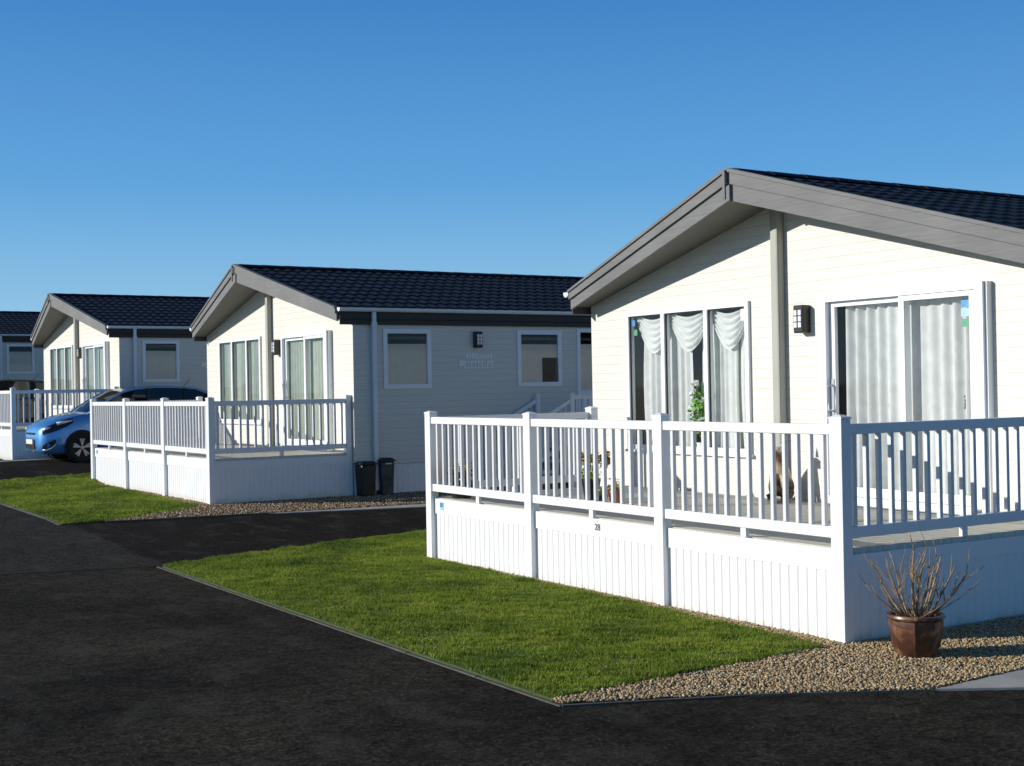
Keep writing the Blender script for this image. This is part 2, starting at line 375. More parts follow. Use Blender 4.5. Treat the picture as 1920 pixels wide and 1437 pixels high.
RX = -2.575          # right-hand edge of the road
sheet('ground', [(-900,-900),(900,-900),(900,1500),(-900,1500)], -.03, M['meadow'])
sheet('road', [(-9.5,-40),(14,-40),(14,7.6),(RX+.15,7.42),(-4.07,7.88),(-9.5,8.6)], 0, M['road'])
sheet('road', [(-9.5,8.6),(-4.07,7.88),(RX+.15,7.42),(RX+.2,12.5),(RX+.2,70),(-9.5,70)], .004, M['road2'])
sheet('driveway', [(-2.44,7.36),(1.2,8.3),(14,8.3),(14,12.3),(-2.42,12.2)], .008, M['drive'])
sheet('driveway', [(-2.42,19.4),(14,19.4),(14,24.4),(-2.42,24.4)], .008, M['drive'])
sheet('driveway', [(-2.42,31),(14,31),(14,38.5),(-2.42,38.5)], .008, M['drive'])

def pip(x, y, poly):
    c = False; j = len(poly)-1
    for i in range(len(poly)):
        a, b = poly[i], poly[j]
        if (a[1] > y) != (b[1] > y) and x < (b[0]-a[0])*(y-a[1])/(b[1]-a[1])+a[0]: c = not c
        j = i
    return c
def pip_np(X, Y, poly):
    c = np.zeros(len(X), bool); j = len(poly)-1
    for i in range(len(poly)):
        a, b = poly[i], poly[j]
        if a[1] != b[1]:
            k = ((a[1] > Y) != (b[1] > Y)) & (X < (b[0]-a[0])*(Y-a[1])/(b[1]-a[1])+a[0]); c ^= k
        j = i
    return c
def scatter(poly, dens, rng):
    xs = [p[0] for p in poly]; ys = [p[1] for p in poly]
    n = int((max(xs)-min(xs))*(max(ys)-min(ys))*dens)
    X = rng.uniform(min(xs), max(xs), n); Y = rng.uniform(min(ys), max(ys), n)
    k = pip_np(X, Y, poly); return X[k], Y[k]
def mesh_np(name, V, F, material, nv):
    me = bpy.data.meshes.new(name); me.vertices.add(len(V)); me.vertices.foreach_set('co', V.astype(np.float32).ravel())
    me.loops.add(F.size); me.loops.foreach_set('vertex_index', F.astype(np.int32).ravel())
    me.polygons.add(len(F)); me.polygons.foreach_set('loop_start', np.arange(len(F), dtype=np.int32)*nv)
    me.materials.append(material); me.update(calc_edges=True); me.validate()
    o = bpy.data.objects.new(name, me); COL.objects.link(o); return o
def grass(poly, dens, h, w, zo, seed, label):
    rng = np.random.default_rng(seed); X, Y = scatter(poly, dens, rng); n = len(X)
    X = X+rng.normal(0, .008, n); Y = Y+rng.normal(0, .008, n)
    # clumpy height
    cl = .5+.5*np.sin(X*3.1+1.3*np.sin(Y*2.3))*np.cos(Y*2.7+1.1*np.sin(X*4.1)); cl2 = np.sin(X*17+2*np.sin(Y*13))*np.sin(Y*19+X*5)
    lump = np.clip(.5+.5*np.sin(X*8.3+2*np.sin(Y*5.1))*np.sin(Y*7.7+1.7*np.sin(X*6.3))+.35*np.sin(X*21+Y*17+2*np.sin(Y*9)), 0, 1.4)
    nz = np.zeros(n); r2 = np.random.default_rng(99)
    for fr_, am in ((4, .16), (9, .18), (18, .20), (34, .22), (60, .16)):
        for _ in range(4):
            th = r2.uniform(0, 2*np.pi); nz += am*.5*np.sin(fr_*(X*np.cos(th)+Y*np.sin(th))*r2.uniform(.7, 1.4)+r2.uniform(0, 6.28)+1.5*np.sin(X*fr_*.37+Y*fr_*.29))
    hh = h*(.55+.55*rng.random(n))*np.clip(.85+nz, .25, 1.9)
    hole = np.exp(-(((X+1.35)/.16)**2+((Y-.9)/.10)**2)); hh *= 1-.75*hole
    a = rng.uniform(0, 2*np.pi, n); lean = rng.uniform(.15, 1.0, n)*hh; la = rng.uniform(0, 2*np.pi, n)
    z = np.interp(Y, KY, KZ)+zo+.010*lump
    dx, dy = np.cos(a)*w/2, np.sin(a)*w/2
    V = np.empty((n, 5, 3))
    V[:,0] = np.stack([X-dx, Y-dy, z], 1); V[:,1] = np.stack([X+dx, Y+dy, z], 1)
    mx, my = X+np.cos(la)*lean*.35, Y+np.sin(la)*lean*.35
    V[:,2] = np.stack([mx+dx*.8, my+dy*.8, z+hh*.6], 1); V[:,3] = np.stack([mx-dx*.8, my-dy*.8, z+hh*.6], 1)
    V[:,4] = np.stack([X+np.cos(la)*lean, Y+np.sin(la)*lean, z+hh], 1)
    b = np.arange(n)[:, None]*5
    F = np.concatenate([b+np.array([[0,1,2]]), b+np.array([[0,2,3]]), b+np.array([[3,2,4]])], 0)
    o = mesh_np('grass', V.reshape(-1, 3), F, M['grass'], 3); tag(o, label, 'grass', kind='stuff'); return o
ICO = None
def stones(poly, dens, rmin, rmax, zo, seed, label, material=None):
    global ICO
    if ICO is None:
        bm = bmesh.new(); bmesh.ops.create_icosphere(bm, subdivisions=1, radius=1)
        ICO = (np.array([v.co[:] for v in bm.verts]), np.array([[v.index for v in f.verts] for f in bm.faces])); bm.free()
    rng = np.random.default_rng(seed); X, Y = scatter(poly, dens, rng); n = len(X)
    v, f = ICO
    r = rng.uniform(rmin, rmax, (n, 1)); s = np.stack([np.ones(n), rng.uniform(.6, 1, n), rng.uniform(.45, .8, n)], 1)*r
    P = v[None]*rng.uniform(.8, 1.18, (n, len(v), 1))*s[:, None, :]
    a = rng.uniform(0, 2*np.pi, n); t = rng.normal(0, .45, n)
    ca, sa, ct, st = np.cos(a), np.sin(a), np.cos(t), np.sin(t)
    y = P[:,:,1]*ct[:,None]-P[:,:,2]*st[:,None]; z = P[:,:,1]*st[:,None]+P[:,:,2]*ct[:,None]; x = P[:,:,0]
    x2 = x*ca[:,None]-y*sa[:,None]; y2 = x*sa[:,None]+y*ca[:,None]
    V = np.stack([x2+X[:,None], y2+Y[:,None], z+(np.interp(Y, KY, KZ)+zo+rng.uniform(0, .012, n))[:,None]+r*.35], 2)
    F = (np.arange(n)[:,None,None]*len(v)+f[None]).reshape(-1, 3)
    o = mesh_np('gravel', V.reshape(-1, 3), F, material or M['stone'], 3); tag(o, label, 'gravel', kind='stuff'); return o

# lawns, gravel beds, paths -------------------------------------------------
lawn1 = [(RX+.03,-.16),(-1.6,-.10),(-.9,-.06),(-.20,0),(-.16,.35),(-.10,2),(-.03,6.2),(2.55,6.4),(2.55,8.93),(1.23,8.57),(-.6,8.0),(-2.2,7.46),(RX+.03,7.32)]
lawn2 = [(RX+.03,11.75),(-2.0,11.68),(-1.2,12.15),(-.42,12.60),(-.25,12.95),(-.28,19.0),(1.2,19.3),(2.2,19.5),(2.2,20.35),(.45,20.1),(-1.5,19.75),(RX+.03,19.5)]
lawn3 = [(RX+.03,24.3),(-.85,24.45),(-1.1,30.6),(1.5,30.8),(1.5,31.0),(RX+.03,31.0)]
for i, (L, d, h, w, lab) in enumerate([
        (lawn1, 12500, .030, .0046, 'short mown lawn in front of the nearest white deck'),
        (lawn2, 5600, .036, .0085, 'short mown lawn in front of the middle white deck'),
        (lawn3, 1200, .05, .016, 'strip of grass in front of the farthest white deck')]):
    slab('lawn_bed', L, -.02, .018, M['turf'])
    grass(L, d, h, w, .016, 10+i, lab)
edge1 = [(RX,-.30),(RX+1.0,-.72),(RX+1.99,-1.28)]
gr1 = [(RX+.02,-.27),(RX+.02,-.165),(-1.6,-.105),(-.9,-.065),(-.20,-.005),(-.16,.35),(-.10,2),(-.04,6.2),(0.02,6.2),(.02,-.02),(2.6,-.02),(2.6,.02),(9,.02),(9,-1.20),(.30,-1.225),(-.60,-1.27),(RX+1.0,-.71)]
sheet('gravel_bed', gr1, .010, M['gravel_base'])
stones(gr1, 7000, .0055, .0130, .008, 3, 'tan gravel bed around the brown pot beside the nearest deck')
slab('path', [(-.58,-1.28),(.30,-1.228),(9,-1.2),(9,-2.6),(1.6,-2.6),(-.13,-1.56)], -.02, .014, M['conc'])
gr2 = [(-2.0,11.66),(-1.2,12.13),(-.42,12.58),(-.25,12.95),(-.25,19),(-.05,19),(-.05,12.86),(2.4,12.9),(9,13),(9,11.05),(2.588,11.26),(.3,11.41),(-1.2,11.57)]
sheet('gravel_bed', gr2, .014, M['gravel_base'])
stones(gr2, 1500, .011, .022, .012, 4, 'brown gravel strip beside the middle deck', M['stone2'])
slab('path', [(.2,11.405),(2.588,11.25),(9,11.0),(9,10.3),(2.43,10.93),(.4,11.33)], -.02, .020, M['conc'])
slab('path', [(-2.3,23.75),(.3,24.2),(9,24.25),(9,23.9),(.3,23.9),(-2.3,23.5)], -.02, .020, M['conc'])
edging([(RX,-.30),(RX,7.40)], .024, .010)
edging([(-2.50,7.42),(-.6,8.03),(1.23,8.61),(4,9.2),(9,9.6)], .028, .014)
edging(edge1, .026, .012)
edging([(RX,11.72),(RX,19.5)], .035, .015)
edging([(-2.0,11.65),(-1.2,11.55),(.25,11.38)], .05, .03)

# ------------------------------------------------------------------ deck
PZ = [0, 2.015, 4.03, 6.03]
def rib_panel(mb, axis, a0, a1, fixed, z0, z1, out=-1, pitch=.092):
    """vertical ribbed board between a0..a1 along axis ('x' or 'y'); fixed = face plane"""
    n = max(2, int(round((a1-a0)/pitch))); st = (a1-a0)/n; prof = []
    for i in range(n):
        s = a0+i*st
        prof += [(s, 0), (s+st*.62, .0), (s+st*.80, .007), (s+st*.90, .007)]
    prof.append((a1, 0))
    for (p, d), (q, e) in zip(prof[:-1], prof[1:]):
        if axis == 'y': mb.quad((fixed-out*d, p, z0), (fixed-out*e, q, z0), (fixed-out*e, q, z1), (fixed-out*d, p, z1))
        else: mb.quad((p, fixed-out*d, z0), (q, fixed-out*e, z0), (q, fixed-out*e, z1), (p, fixed-out*d, z1))
def post_mesh(x, y, z0=-.12, zt=1.575, w=.095, l=.12):
    return MB().box(x, x+w, y, y+l, z0, zt)
def make_deck(depth, label, loc, rz, group, far_end, first):
    t = empty('veranda_deck', label, 'deck', loc, rz, group)
    def post(x, y):
        p = post_mesh(x, y).build('post', M['white'], t, bevel=.006)
        c = MB(); e = .003
        c.box(x-e, x+.095+e, y-e, y+.12+e, 1.576, 1.590)
        b = [(x-e*.4, y-e*.4, 1.590), (x+.095+e*.4, y-e*.4, 1.590), (x+.095+e*.4, y+.12+e*.4, 1.590), (x-e*.4, y+.12+e*.4, 1.590)]
        tp = [(x+.03, y+.04, 1.606), (x+.065, y+.04, 1.606), (x+.065, y+.08, 1.606), (x+.03, y+.08, 1.606)]
        c.hexa(b, tp); c.build('post_cap', M['cap'], p)
    for y in PZ: post(0, y)
    post(depth-.105, 0); post(far_end, PZ[3])
    fr = MB().box(.076, depth-.02, .04, PZ[3]+.08, .60, .665); fr.build('deck_floor', M['deck'], t)
    jo = MB()
    for i in range(8):
        x = .1+i*(depth-.3)/7; jo.box(x, x+.05, .06, PZ[3]+.05, .45, .598)
    jo.build('joists', M['dark_trim'], t)
    def bay_y(y0, y1):
        MB().box(.012, .080, y0+.001, y1-.001, 1.465, 1.54).build('top_rail', M['white'], t, bevel=.008)
        MB().box(.018, .072, y0+.001, y1-.001, .738, .818).build('bottom_rail', M['white'], t, bevel=.006)
        m = (y0+y1)/2; MB().box(.03, .06, m-.03, m+.03, .666, .737).build('rail_support', M['white'], t)
        n = 14
        for i in range(n):
            y = y0+(y1-y0)*(i+.75)/(n+.5)
            MB().box(.028, .062, y-.017, y+.017, .819, 1.464).build('baluster', M['baluster'], t, bevel=.004)
        pn = MB(); rib_panel(pn, 'y', y0+.02, y1-.001, .052, -.12, .50, out=-1)
        pn.box(.042, .070, y0+.001, y1-.001, .50, .660)
        pn.box(.062, .075, y0+.001, y1-.001, -.12, .499)
        pn.build('skirting_panel', M['skirt'], t)
    for a, b in zip(PZ[:-1], PZ[1:]): bay_y(a+.12, b)
    def bay_x(x0, x1, yc, near):
        s = -1 if near else 1
        MB().box(x0+.001, x1-.001, yc-.034, yc+.034, 1.465, 1.54).build('top_rail', M['white'], t, bevel=.008)
        MB().box(x0+.001, x1-.001, yc-.027, yc+.027, .738, .818).build('bottom_rail', M['white'], t, bevel=.006)
        m = (x0+x1)/2; MB().box(m-.03, m+.03, yc-.015, yc+.015, .666, .737).build('rail_support', M['white'], t)
        n = int(round((x1-x0)/.125))
        for i in range(n):
            x = x0+(x1-x0)*(i+.5)/n
            MB().box(x-.017, x+.017, yc-.017, yc+.017, .819, 1.464).build('baluster', M['baluster'], t, bevel=.004)
        pn = MB(); f = yc+s*.03
        rib_panel(pn, 'x', x0+.001, x1-.001, f, -.12, .50, out=s)
        pn.box(x0+.001, x1-.001, min(f+s*.010, f-s*.02), max(f+s*.010, f-s*.02), .50, .625)
        pn.box(x0+.001, x1-.001, min(f-s*.011, f-s*.025), max(f-s*.011, f-s*.025), -.12, .499)
        pn.build('skirting_panel', M['skirt'], t)
    bay_x(.095, depth-.105, .045, True)
    bay_x(.095, far_end, PZ[3]+.075, False)
    # small sticker near the far end of the front panel
    st = MB().box(.038, .041, 5.82, 5.90, .545, .630).build('sticker', M['sticker_w'], t)
    MB().box(.0345, .0375, 5.845, 5.897, .575, .622).build('emblem', M['sticker_b'], st)
    if first:
        cu = bpy.data.curves.new('number', 'FONT'); cu.body = '28'; cu.size = .085; cu.extrude = .002; cu.align_x = 'CENTER'; cu.align_y = 'CENTER'
        tmp = bpy.data.objects.new('number_tmp', cu); COL.objects.link(tmp)
        dg = bpy.context.evaluated_depsgraph_get(); me = bpy.data.meshes.new_from_object(tmp.evaluated_get(dg)); bpy.data.objects.remove(tmp)
        me.materials.clear(); me.materials.append(M['num'])
        o = bpy.data.objects.new('number_plate', me); COL.objects.link(o); o.parent = t
        o.location = (.039, 3.0, .585); o.rotation_euler = (R(90), 0, R(-90))
    else:
        MB().box(.038, .041, .16, .20, .55, .62).build('sticker', M['sign_dark'], t)
    return t
D2 = (-.105, 12.876, .18, .02); D3 = (-.67, 24.308, .45, .033); D4 = (-.693, 39.578, .937, .033)
G_D = 'white balustraded decks in front of the lodges'
make_deck(2.6, 'nearest white slatted deck with potted plants and number on its panel', (0,0,0), 0, G_D, 2.13, True)
dk2 = make_deck(2.4, 'middle white slatted deck with two dark bins at its end', D2[:3], D2[3], G_D, 2.10, False)
dk2.scale.y = 1.045
dk3 = copy_tree(dk2)
for ch in list(dk3.children):
    xs = [v.co.y for v in ch.data.vertices]
    if min(xs) > PZ[3]+.03 and max(v.co.z for v in ch.data.vertices) > .7 and max(v.co.x for v in ch.data.vertices) > .1: bpy.data.objects.remove(ch)
dk3['label'] = ''; dk3.location = D3[:3]; dk3.rotation_euler.z = D3[3]; dk3['label'] = 'farthest white slatted deck at left edge behind the blue car'

# ------------------------------------------------------------------ lodge
W = 6.66; YC = 3.33; AF = .66; EF = .28; LEN = 12.3; TOPA = 3.955; TOPE = 3.0; BOTA = 3.643; BOTE = 2.775
def roof_z(y): return TOPA-(TOPA-TOPE)/3.34*abs(y-YC)
def xf(y): return -AF+(AF-EF)/3.34*abs(y-YC)
def roof_slope_mesh(tope=TOPE):
    roof_z = lambda y: TOPA-(TOPA-tope)/3.34*abs(y-YC)
    tw, rows = .205, 11
    nx = int((LEN+.7)/tw*6); V = []; S = 3.42
    ys = []; zo = []
    for r in range(rows):
        for k, t in enumerate((0, .3, .65, 1.0)):
            ys.append((r+t)/rows*S); zo.append(.022*t)
    rowsN = len(ys)
    for j, (s, z) in enumerate(zip(ys, zo)):
        x0 = xf(YC-s)+.03
        for i in range(nx+1):
            x = x0+(LEN+.05-x0)*i/nx
            ph = (x/tw) % 1.0
            wv = .014*(math.sin(math.pi*min(1, ph/.68)) if ph < .68 else -.35*math.sin(math.pi*(ph-.68)/.32))
            V.append((x, YC-s, roof_z(YC-s)-.034+z+wv-.011))
    F = []
    for j in range(rowsN-1):
        for i in range(nx):
            a = j*(nx+1)+i; F.append((a, a+nx+1, a+nx+2, a+1))
    me = bpy.data.meshes.new('roof_slope'); me.from_pydata(V, [], F); me.materials.append(M['roof'])
    me.polygons.foreach_set('use_smooth', [True]*len(F)); me.update(); me.set_sharp_from_angle(angle=R(45)); return me
ROOF = roof_slope_mesh(); ROOF_N = roof_slope_mesh(2.955)
def wall_cols(cols, zb, ztop, make):
    """cols: list of (a0,a1,[(open_z0,open_z1)]) -> quads"""
    for a0, a1, ops in cols:
        z = zb
        for o0, o1 in ops:
            if o0 > z: make(a0, a1, z, z, o0, o0)
            z = o1
        make(a0, a1, z, z, ztop(a0), ztop(a1))
def wavy(y0, y1, z0, z1, x, amp, pleat, seed=0, n=None, zstep=6, gather=0):
    mb = MB(); rng = random.Random(seed); n = n or int((y1-y0)/pleat*8); ph = rng.random()*6
    base = len(mb.v)
    for j in range(zstep+1):
        tz = j/zstep
        for i in range(n+1):
            u = i/n; y = y0+(y1-y0)*u
            a = amp*(.7+.5*math.sin(u*7+ph))*(1-.4*tz)
            yy = y+gather*math.sin(math.pi*tz)*(.5-u)
            mb.v.append((x+a*math.sin(2*math.pi*(y-y0)/pleat+ph+.5*math.sin(u*11)), yy, z0+(z1-z0)*tz))
    for j in range(zstep):
        for i in range(n):
            k = base+j*(n+1)+i; mb.f.append((k, k+1, k+n+2, k+n+1))
    return mb
def swag(y0, y1, zt, drop, x, folds=5):
    mb = MB(); n = 18
    m = folds*4
    for j in range(m+1):
        t = j/m
        for i in range(n+1):
            u = i/n
            z = zt-(drop*(.25+.75*t))*math.sin(math.pi*u)*.95-.04*t
            xx = x-.03*math.sin(math.pi*u)-.022*math.sin(t*folds*2*math.pi)*(.3+math.sin(math.pi*u))
            mb.v.append((xx, y0+(y1-y0)*u, z+.02*(1-t)))
    for j in range(m):
        for i in range(n):
            k = j*(n+1)+i; mb.f.append((k, k+n+1, k+n+2, k+1))
    return mb
def make_lodge(label, loc, rz, group, near):
    t = empty('holiday_lodge', label, 'lodge', loc, rz, group)
    zb = .46
    wy0, wy1, wz0, wz1 = 3.80, 5.92, 1.10, 2.70     # front window opening (outer frame)
    dy0, dy1, dz0, dz1 = .80, 2.68, .70, 2.67       # patio door
    ztop = lambda y: roof_z(y)-.10
    f = MB()
    mk = lambda a0, a1, z0, z0b, z1, z1b: f.quad((0,a1,z0b),(0,a0,z0),(0,a0,z1),(0,a1,z1b))
    wall_cols([(0,dy0,[]),(dy0,dy1,[(dz0,dz1)]),(dy1,YC,[]),(YC,wy0,[]),(wy0,wy1,[(wz0,wz1)]),(wy1,W,[])], zb, ztop, mk)
    f.build('front_wall', M['cream'], t)
    # side wall, near side (y = 0)
    w1 = (.53,1.42,1.68,2.66); w2 = (3.13,4.06,1.68,2.66); w3 = (4.40,5.30,.72,2.70); w4 = (7.0,7.9,1.68,2.66)
    s = MB(); zt = 2.93
    mk2 = lambda a0, a1, z0, z0b, z1, z1b: s.quad((a0,0,z0),(a1,0,z0),(a1,0,z1),(a0,0,z1))
    cols = []; x = 0
    for w in (w1, w2, w3, w4):
        cols += [(x, w[0], []), (w[0], w[1], [(w[2], w[3])])]; x = w[1]
    cols.append((x, LEN, []))
    wall_cols(cols, zb, lambda a: zt, mk2)
    s.build('side_wall', M['cream'], t)
    b = MB(); b.quad((0,W,zb),(LEN,W,zb),(LEN,W,zt),(0,W,zt)); b.add([(LEN,0,zb),(LEN,W,zb),(LEN,W,zt),(LEN,YC,3.82),(LEN,0,zt)], [(0,1,2,3,4)]); b.build('rear_wall', M['cream'], t)
    # corner trim
    MB().box(-.008, .05, -.008, .05, zb, 2.93).build('corner_trim', M['white_frame'] if False else M['cream'], t)
    # skirting round the chassis
    sk = MB(); rib_panel(sk, 'x', 0, LEN, .020, -.30, .455, out=-1, pitch=.11)
    sk.box(0, LEN, W-.05, W-.02, -.3, .455); sk.box(.02, .05, .03, W-.06, -.3, .455); sk.build('skirting', M['white'], t)
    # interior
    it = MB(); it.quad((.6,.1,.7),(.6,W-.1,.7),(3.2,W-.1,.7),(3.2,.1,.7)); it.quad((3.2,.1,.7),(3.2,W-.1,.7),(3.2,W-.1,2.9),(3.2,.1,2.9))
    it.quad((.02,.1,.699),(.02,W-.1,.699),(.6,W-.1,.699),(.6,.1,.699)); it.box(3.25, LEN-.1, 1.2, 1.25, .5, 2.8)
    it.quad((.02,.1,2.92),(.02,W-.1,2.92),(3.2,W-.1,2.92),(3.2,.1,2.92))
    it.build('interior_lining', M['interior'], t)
    # centre post on the gable
    MB().box(-.10, -.001, YC-.055, YC+.055, .665, 3.62).build('gable_post', M['pillar'], t, bevel=.02)
    # roof
    r1 = bpy.data.objects.new('roof_slope', ROOF_N if near else ROOF); COL.objects.link(r1); r1.parent = t
    r2 = bpy.data.objects.new('roof_slope', ROOF); COL.objects.link(r2); r2.parent = t; r2.scale = (1,-1,1); r2.location = (0, W, 0)
    rc = MB()
    nseg = int(LEN/.42)
    for i in range(nseg):
        xa = -AF+.05+i*(LEN+AF)/nseg; xb = xa+(LEN+AF)/nseg+.03
        pr = [(-.115,-.028),(-.07,.004),(-.03,.020),(0,.025),(.03,.020),(.07,.004),(.115,-.028)]
        k = 0
        vs = [(xa, YC+a, TOPA+z-.012+k) for a, z in pr]+[(xb, YC+a, TOPA+z-.018+k) for a, z in pr]
        rc.add(vs, [(j, j+7, j+8, j+1) for j in range(6)]+[tuple(range(7))])
    rc.build('ridge_cap', M['roof'], t, auto=40)
    # bargeboards: two layered boards and a lip on each rake
    for sgn in (-1, 1):
        A = Vector((-AF, YC)); E = Vector((-EF, YC+sgn*3.34)); d = (E-A).normalized(); n = Vector((-d.y, d.x))
        if n.x > 0: n = -n
        fb = MB()
        def layer(t0, t1, proud, th, za=TOPA, ze=TOPE):
            def zz(tt, e): 
                hi, lo = (TOPA, BOTA) if not e else ((2.955, 2.69) if (near and sgn < 0) else (TOPE, BOTE))
                return hi+(lo-hi)*tt
            o = n*proud; i_ = n*(proud-th)
            ax = A+Vector((o.x*1.0, 0)); 
            # mitre at the apex on the plane y = YC
            def at(P, off, apex):
                if apex: return Vector((P.x+off*(-1)*math.hypot(1, d.x/d.y), P.y))
                return P+n*off
            a_o, a_i = at(A, proud, True), at(A, proud-th, True); e_o, e_i = at(E, proud, False), at(E, proud-th, False)
            q = [a_o, e_o, e_i, a_i]; ee = [0, 1, 1, 0]
            bot = [(p.x, p.y, zz(t1, e)) for p, e in zip(q, ee)]; top = [(p.x, p.y, zz(t0, e)) for p, e in zip(q, ee)]
            if sgn < 0: bot.reverse(); top.reverse()
            fb.hexa(bot, top)
        layer(-.02, .10, .060, .09); layer(.10, .47, .040, .07); layer(.47, 1.0, .012, .04)
        fb.build('bargeboard', M['fascia'], t, auto=20)
        # soffit
        so = MB(); n_ = 6; bote = 2.69 if (near and sgn < 0) else BOTE
        for i in range(n_):
            ya = YC+sgn*3.34*i/n_; yb = YC+sgn*3.34*(i+1)/n_
            za = BOTA+(bote-BOTA)*i/n_+.03; zb_ = BOTA+(bote-BOTA)*(i+1)/n_+.03
            so.quad((xf(ya)+.02, ya, za), (0.0, ya, za), (0.0, yb, zb_), (xf(yb)+.02, yb, zb_))
        so.quad((-EF+.01, YC+sgn*3.33, bote+.03), (LEN, YC+sgn*3.33, bote+.03), (LEN, YC+sgn*3.42, bote+.03), (-EF+.01, YC+sgn*3.42, bote+.03))
        so.build('soffit', M['soffit'], t)
        # eaves board, gutter
        y = YC+sgn*3.36
        MB().box(-EF+.03, LEN, min(y, y+sgn*.02), max(y, y+sgn*.02), 2.72, 2.93).build('eaves_board', M['dark_trim'], t)
        g = MB(); yg = YC+sgn*3.435; prof = [(.05*math.cos(a), .05*math.sin(a)) for a in [math.pi+math.pi*k/8 for k in range(9)]]
        prof = [(-.05,.012)]+prof+[(.05,.012)]
        x0, x1 = -EF-.02, LEN
        vs = [(x0, yg+a, 2.975+z) for a, z in prof]+[(x1, yg+a, 2.975+z) for a, z in prof]; m = len(prof)
        g.add(vs, [(j, j+1, j+m+1, j+m) for j in range(m-1)]+[tuple(range(m)), tuple(range(2*m-1, m-1, -1))])
        g.build('gutter', M['gutter'], t, auto=40)
        px = .34
        dp = MB(); yo = YC+sgn*3.365
        dp.box(px-.035, px+.035, min(yo, yo+sgn*.065), max(yo, yo+sgn*.065), .05, 2.93)
        dp.box(px-.045, px+.045, min(yo, yo+sgn*.075), max(yo, yo+sgn*.075), 2.70, 2.76)
        dp.box(px-.045, px+.045, min(yo, yo+sgn*.075), max(yo, yo+sgn*.075), 1.30, 1.33)
        dp.build('downpipe', M['gutter'], t, bevel=.008)
    # mitre strip at the apex
    MB().box(-AF-.080, -AF-.062, YC-.018, YC+.018, BOTA+.005, TOPA-.02).build('apex_trim', M['fascia'], t)
    # front window
    wn = MB(); fw = .055; xo = -.035
    ms = [(wy0, wy0+fw), (4.455, 4.515), (5.20, 5.26), (wy1-fw, wy1)]
    for a, b_ in ms: wn.box(xo, .05, a, b_, wz0+fw, wz1-fw)
    wn.box(xo, .05, wy0, wy1, wz1-fw, wz1); wn.box(xo, .05, wy0, wy1, wz0, wz0+fw); wn.box(xo-.02, 0, wy0-.02, wy1+.02, wz0-.03, wz0-.001)
    win = wn.build('window', M['white_frame'], t)
    for (a, b_), (c, d_) in zip(ms[:-1], ms[1:]):
        sh = MB(); g_ = .014
        sh.box(-.012, .0, b_, b_+g_, wz0+fw, wz1-fw); sh.box(-.012, .0, c-g_, c, wz0+fw, wz1-fw); sh.box(-.012, .0, b_+g_, c-g_, wz1-fw-g_, wz1-fw)
        sh.build('seal', M['black'], win)
        MB().quad((.004, c, wz0+fw), (.004, b_, wz0+fw), (.004, b_, wz1-fw), (.004, c, wz1-fw)).build('pane', M['glass'], win)
    # patio door (stands proud of the wall)
    dn = MB(); P = -.10
    dn.box(P, .05, dy0, dy0+.085, dz0, dz1); dn.box(P, .05, dy1-.05, dy1, dz0, dz1); dn.box(P, .05, dy0+.085, dy1-.05, dz1-.065, dz1); dn.box(P, .05, dy0+.085, dy1-.05, dz0, dz0+.05)
    dn.box(P-.02, -.001, dy0-.02, dy1+.02, dz0-.03, dz0-.001)
    dn.box(P+.03, 0, dy0-.022, dy0-.001, dz0, dz1)
    door = dn.build('patio_door', M['white_frame'], t)
    lf = []
    for k, (a, b_, x) in enumerate([(dy0+.087, 1.73, P+.012), (1.67, dy1-.055, P+.055)]):
        dl = MB(); h = .062; z0, z1 = dz0+.055, dz1-.07
        dl.box(x, x+.04, a, a+h, z0, z1); dl.box(x, x+.04, b_-h, b_, z0, z1); dl.box(x, x+.04, a+h, b_-h, z1-h*.7, z1); dl.box(x, x+.04, a+h, b_-h, z0, z0+.085)
        leaf = dl.build('door_leaf', M['white_frame'], door); lf.append(leaf)
        MB().quad((x+.02, b_-h, z0+.085), (x+.02, a+h, z0+.085), (x+.02, a+h, z1-h*.7), (x+.02, b_-h, z1-h*.7)).build('door_pane', M['glass'], door)
    hd = MB(); hy = dy1-.085
    hd.tube([(P+.05, hy, 1.56), (P-.01, hy, 1.57), (P-.012, hy, 1.80), (P+.05, hy, 1.81)], .011, 8); hd.box(P+.045, P+.056, hy-.018, hy+.018, 1.50, 1.87)
    hd.build('door_handle', M['handle'], door, bevel=.002)
    # curtains
    if near:
        c = wavy(.90, 2.50, .72, 2.60, .055, .046, .125, 3, zstep=8); cu = c.build('door_curtain', M['sheer'], t, smooth=True)
        for (yy, zz) in [(2.02,1.60),(1.80,1.60),(1.38,1.62),(1.15,1.60),(.99,1.62)]:
            mf = MB()
            for q in range(5):
                a = q*1.2; mf.tube([(.085, yy+.02*math.cos(a), zz-.03+.06*q/5), (.085, yy+.035*math.cos(a+.6), zz+.02+.05*q/5), (.085, yy+.015*math.cos(a), zz+.05+.06*q/5)], .006, 5)
            mf.build('curtain_motif', M['num'], t)
        for k, (a, b_) in enumerate([(5.12, 5.86), (4.47, 5.26), (3.84, 4.54)]):
            swag(a, b_, 2.68, .46, .075, 5).build('curtain_swag', M['sheer'], t, smooth=True)
        wavy(5.18, 5.72, 1.1, 2.55, .10, .024, .10, 5, gather=-.08).build('window_curtain', M['sheer'], t, smooth=True)
        wavy(4.88, 5.20, 1.1, 2.55, .10, .022, .09, 6, gather=-.05).build('window_curtain', M['sheer'], t, smooth=True)
        wavy(4.55, 4.72, 1.1, 2.55, .12, .02, .08, 8, gather=-.05).build('window_curtain', M['sheer'], t, smooth=True)
        wavy(3.86, 4.06, 1.1, 2.55, .10, .022, .10, 7, gather=-.06).build('window_curtain', M['sheer'], t, smooth=True)
        wavy(4.10, 4.54, 1.1, 2.55, .105, .024, .09, 9, gather=.05).build('window_curtain', M['sheer'], t, smooth=True)
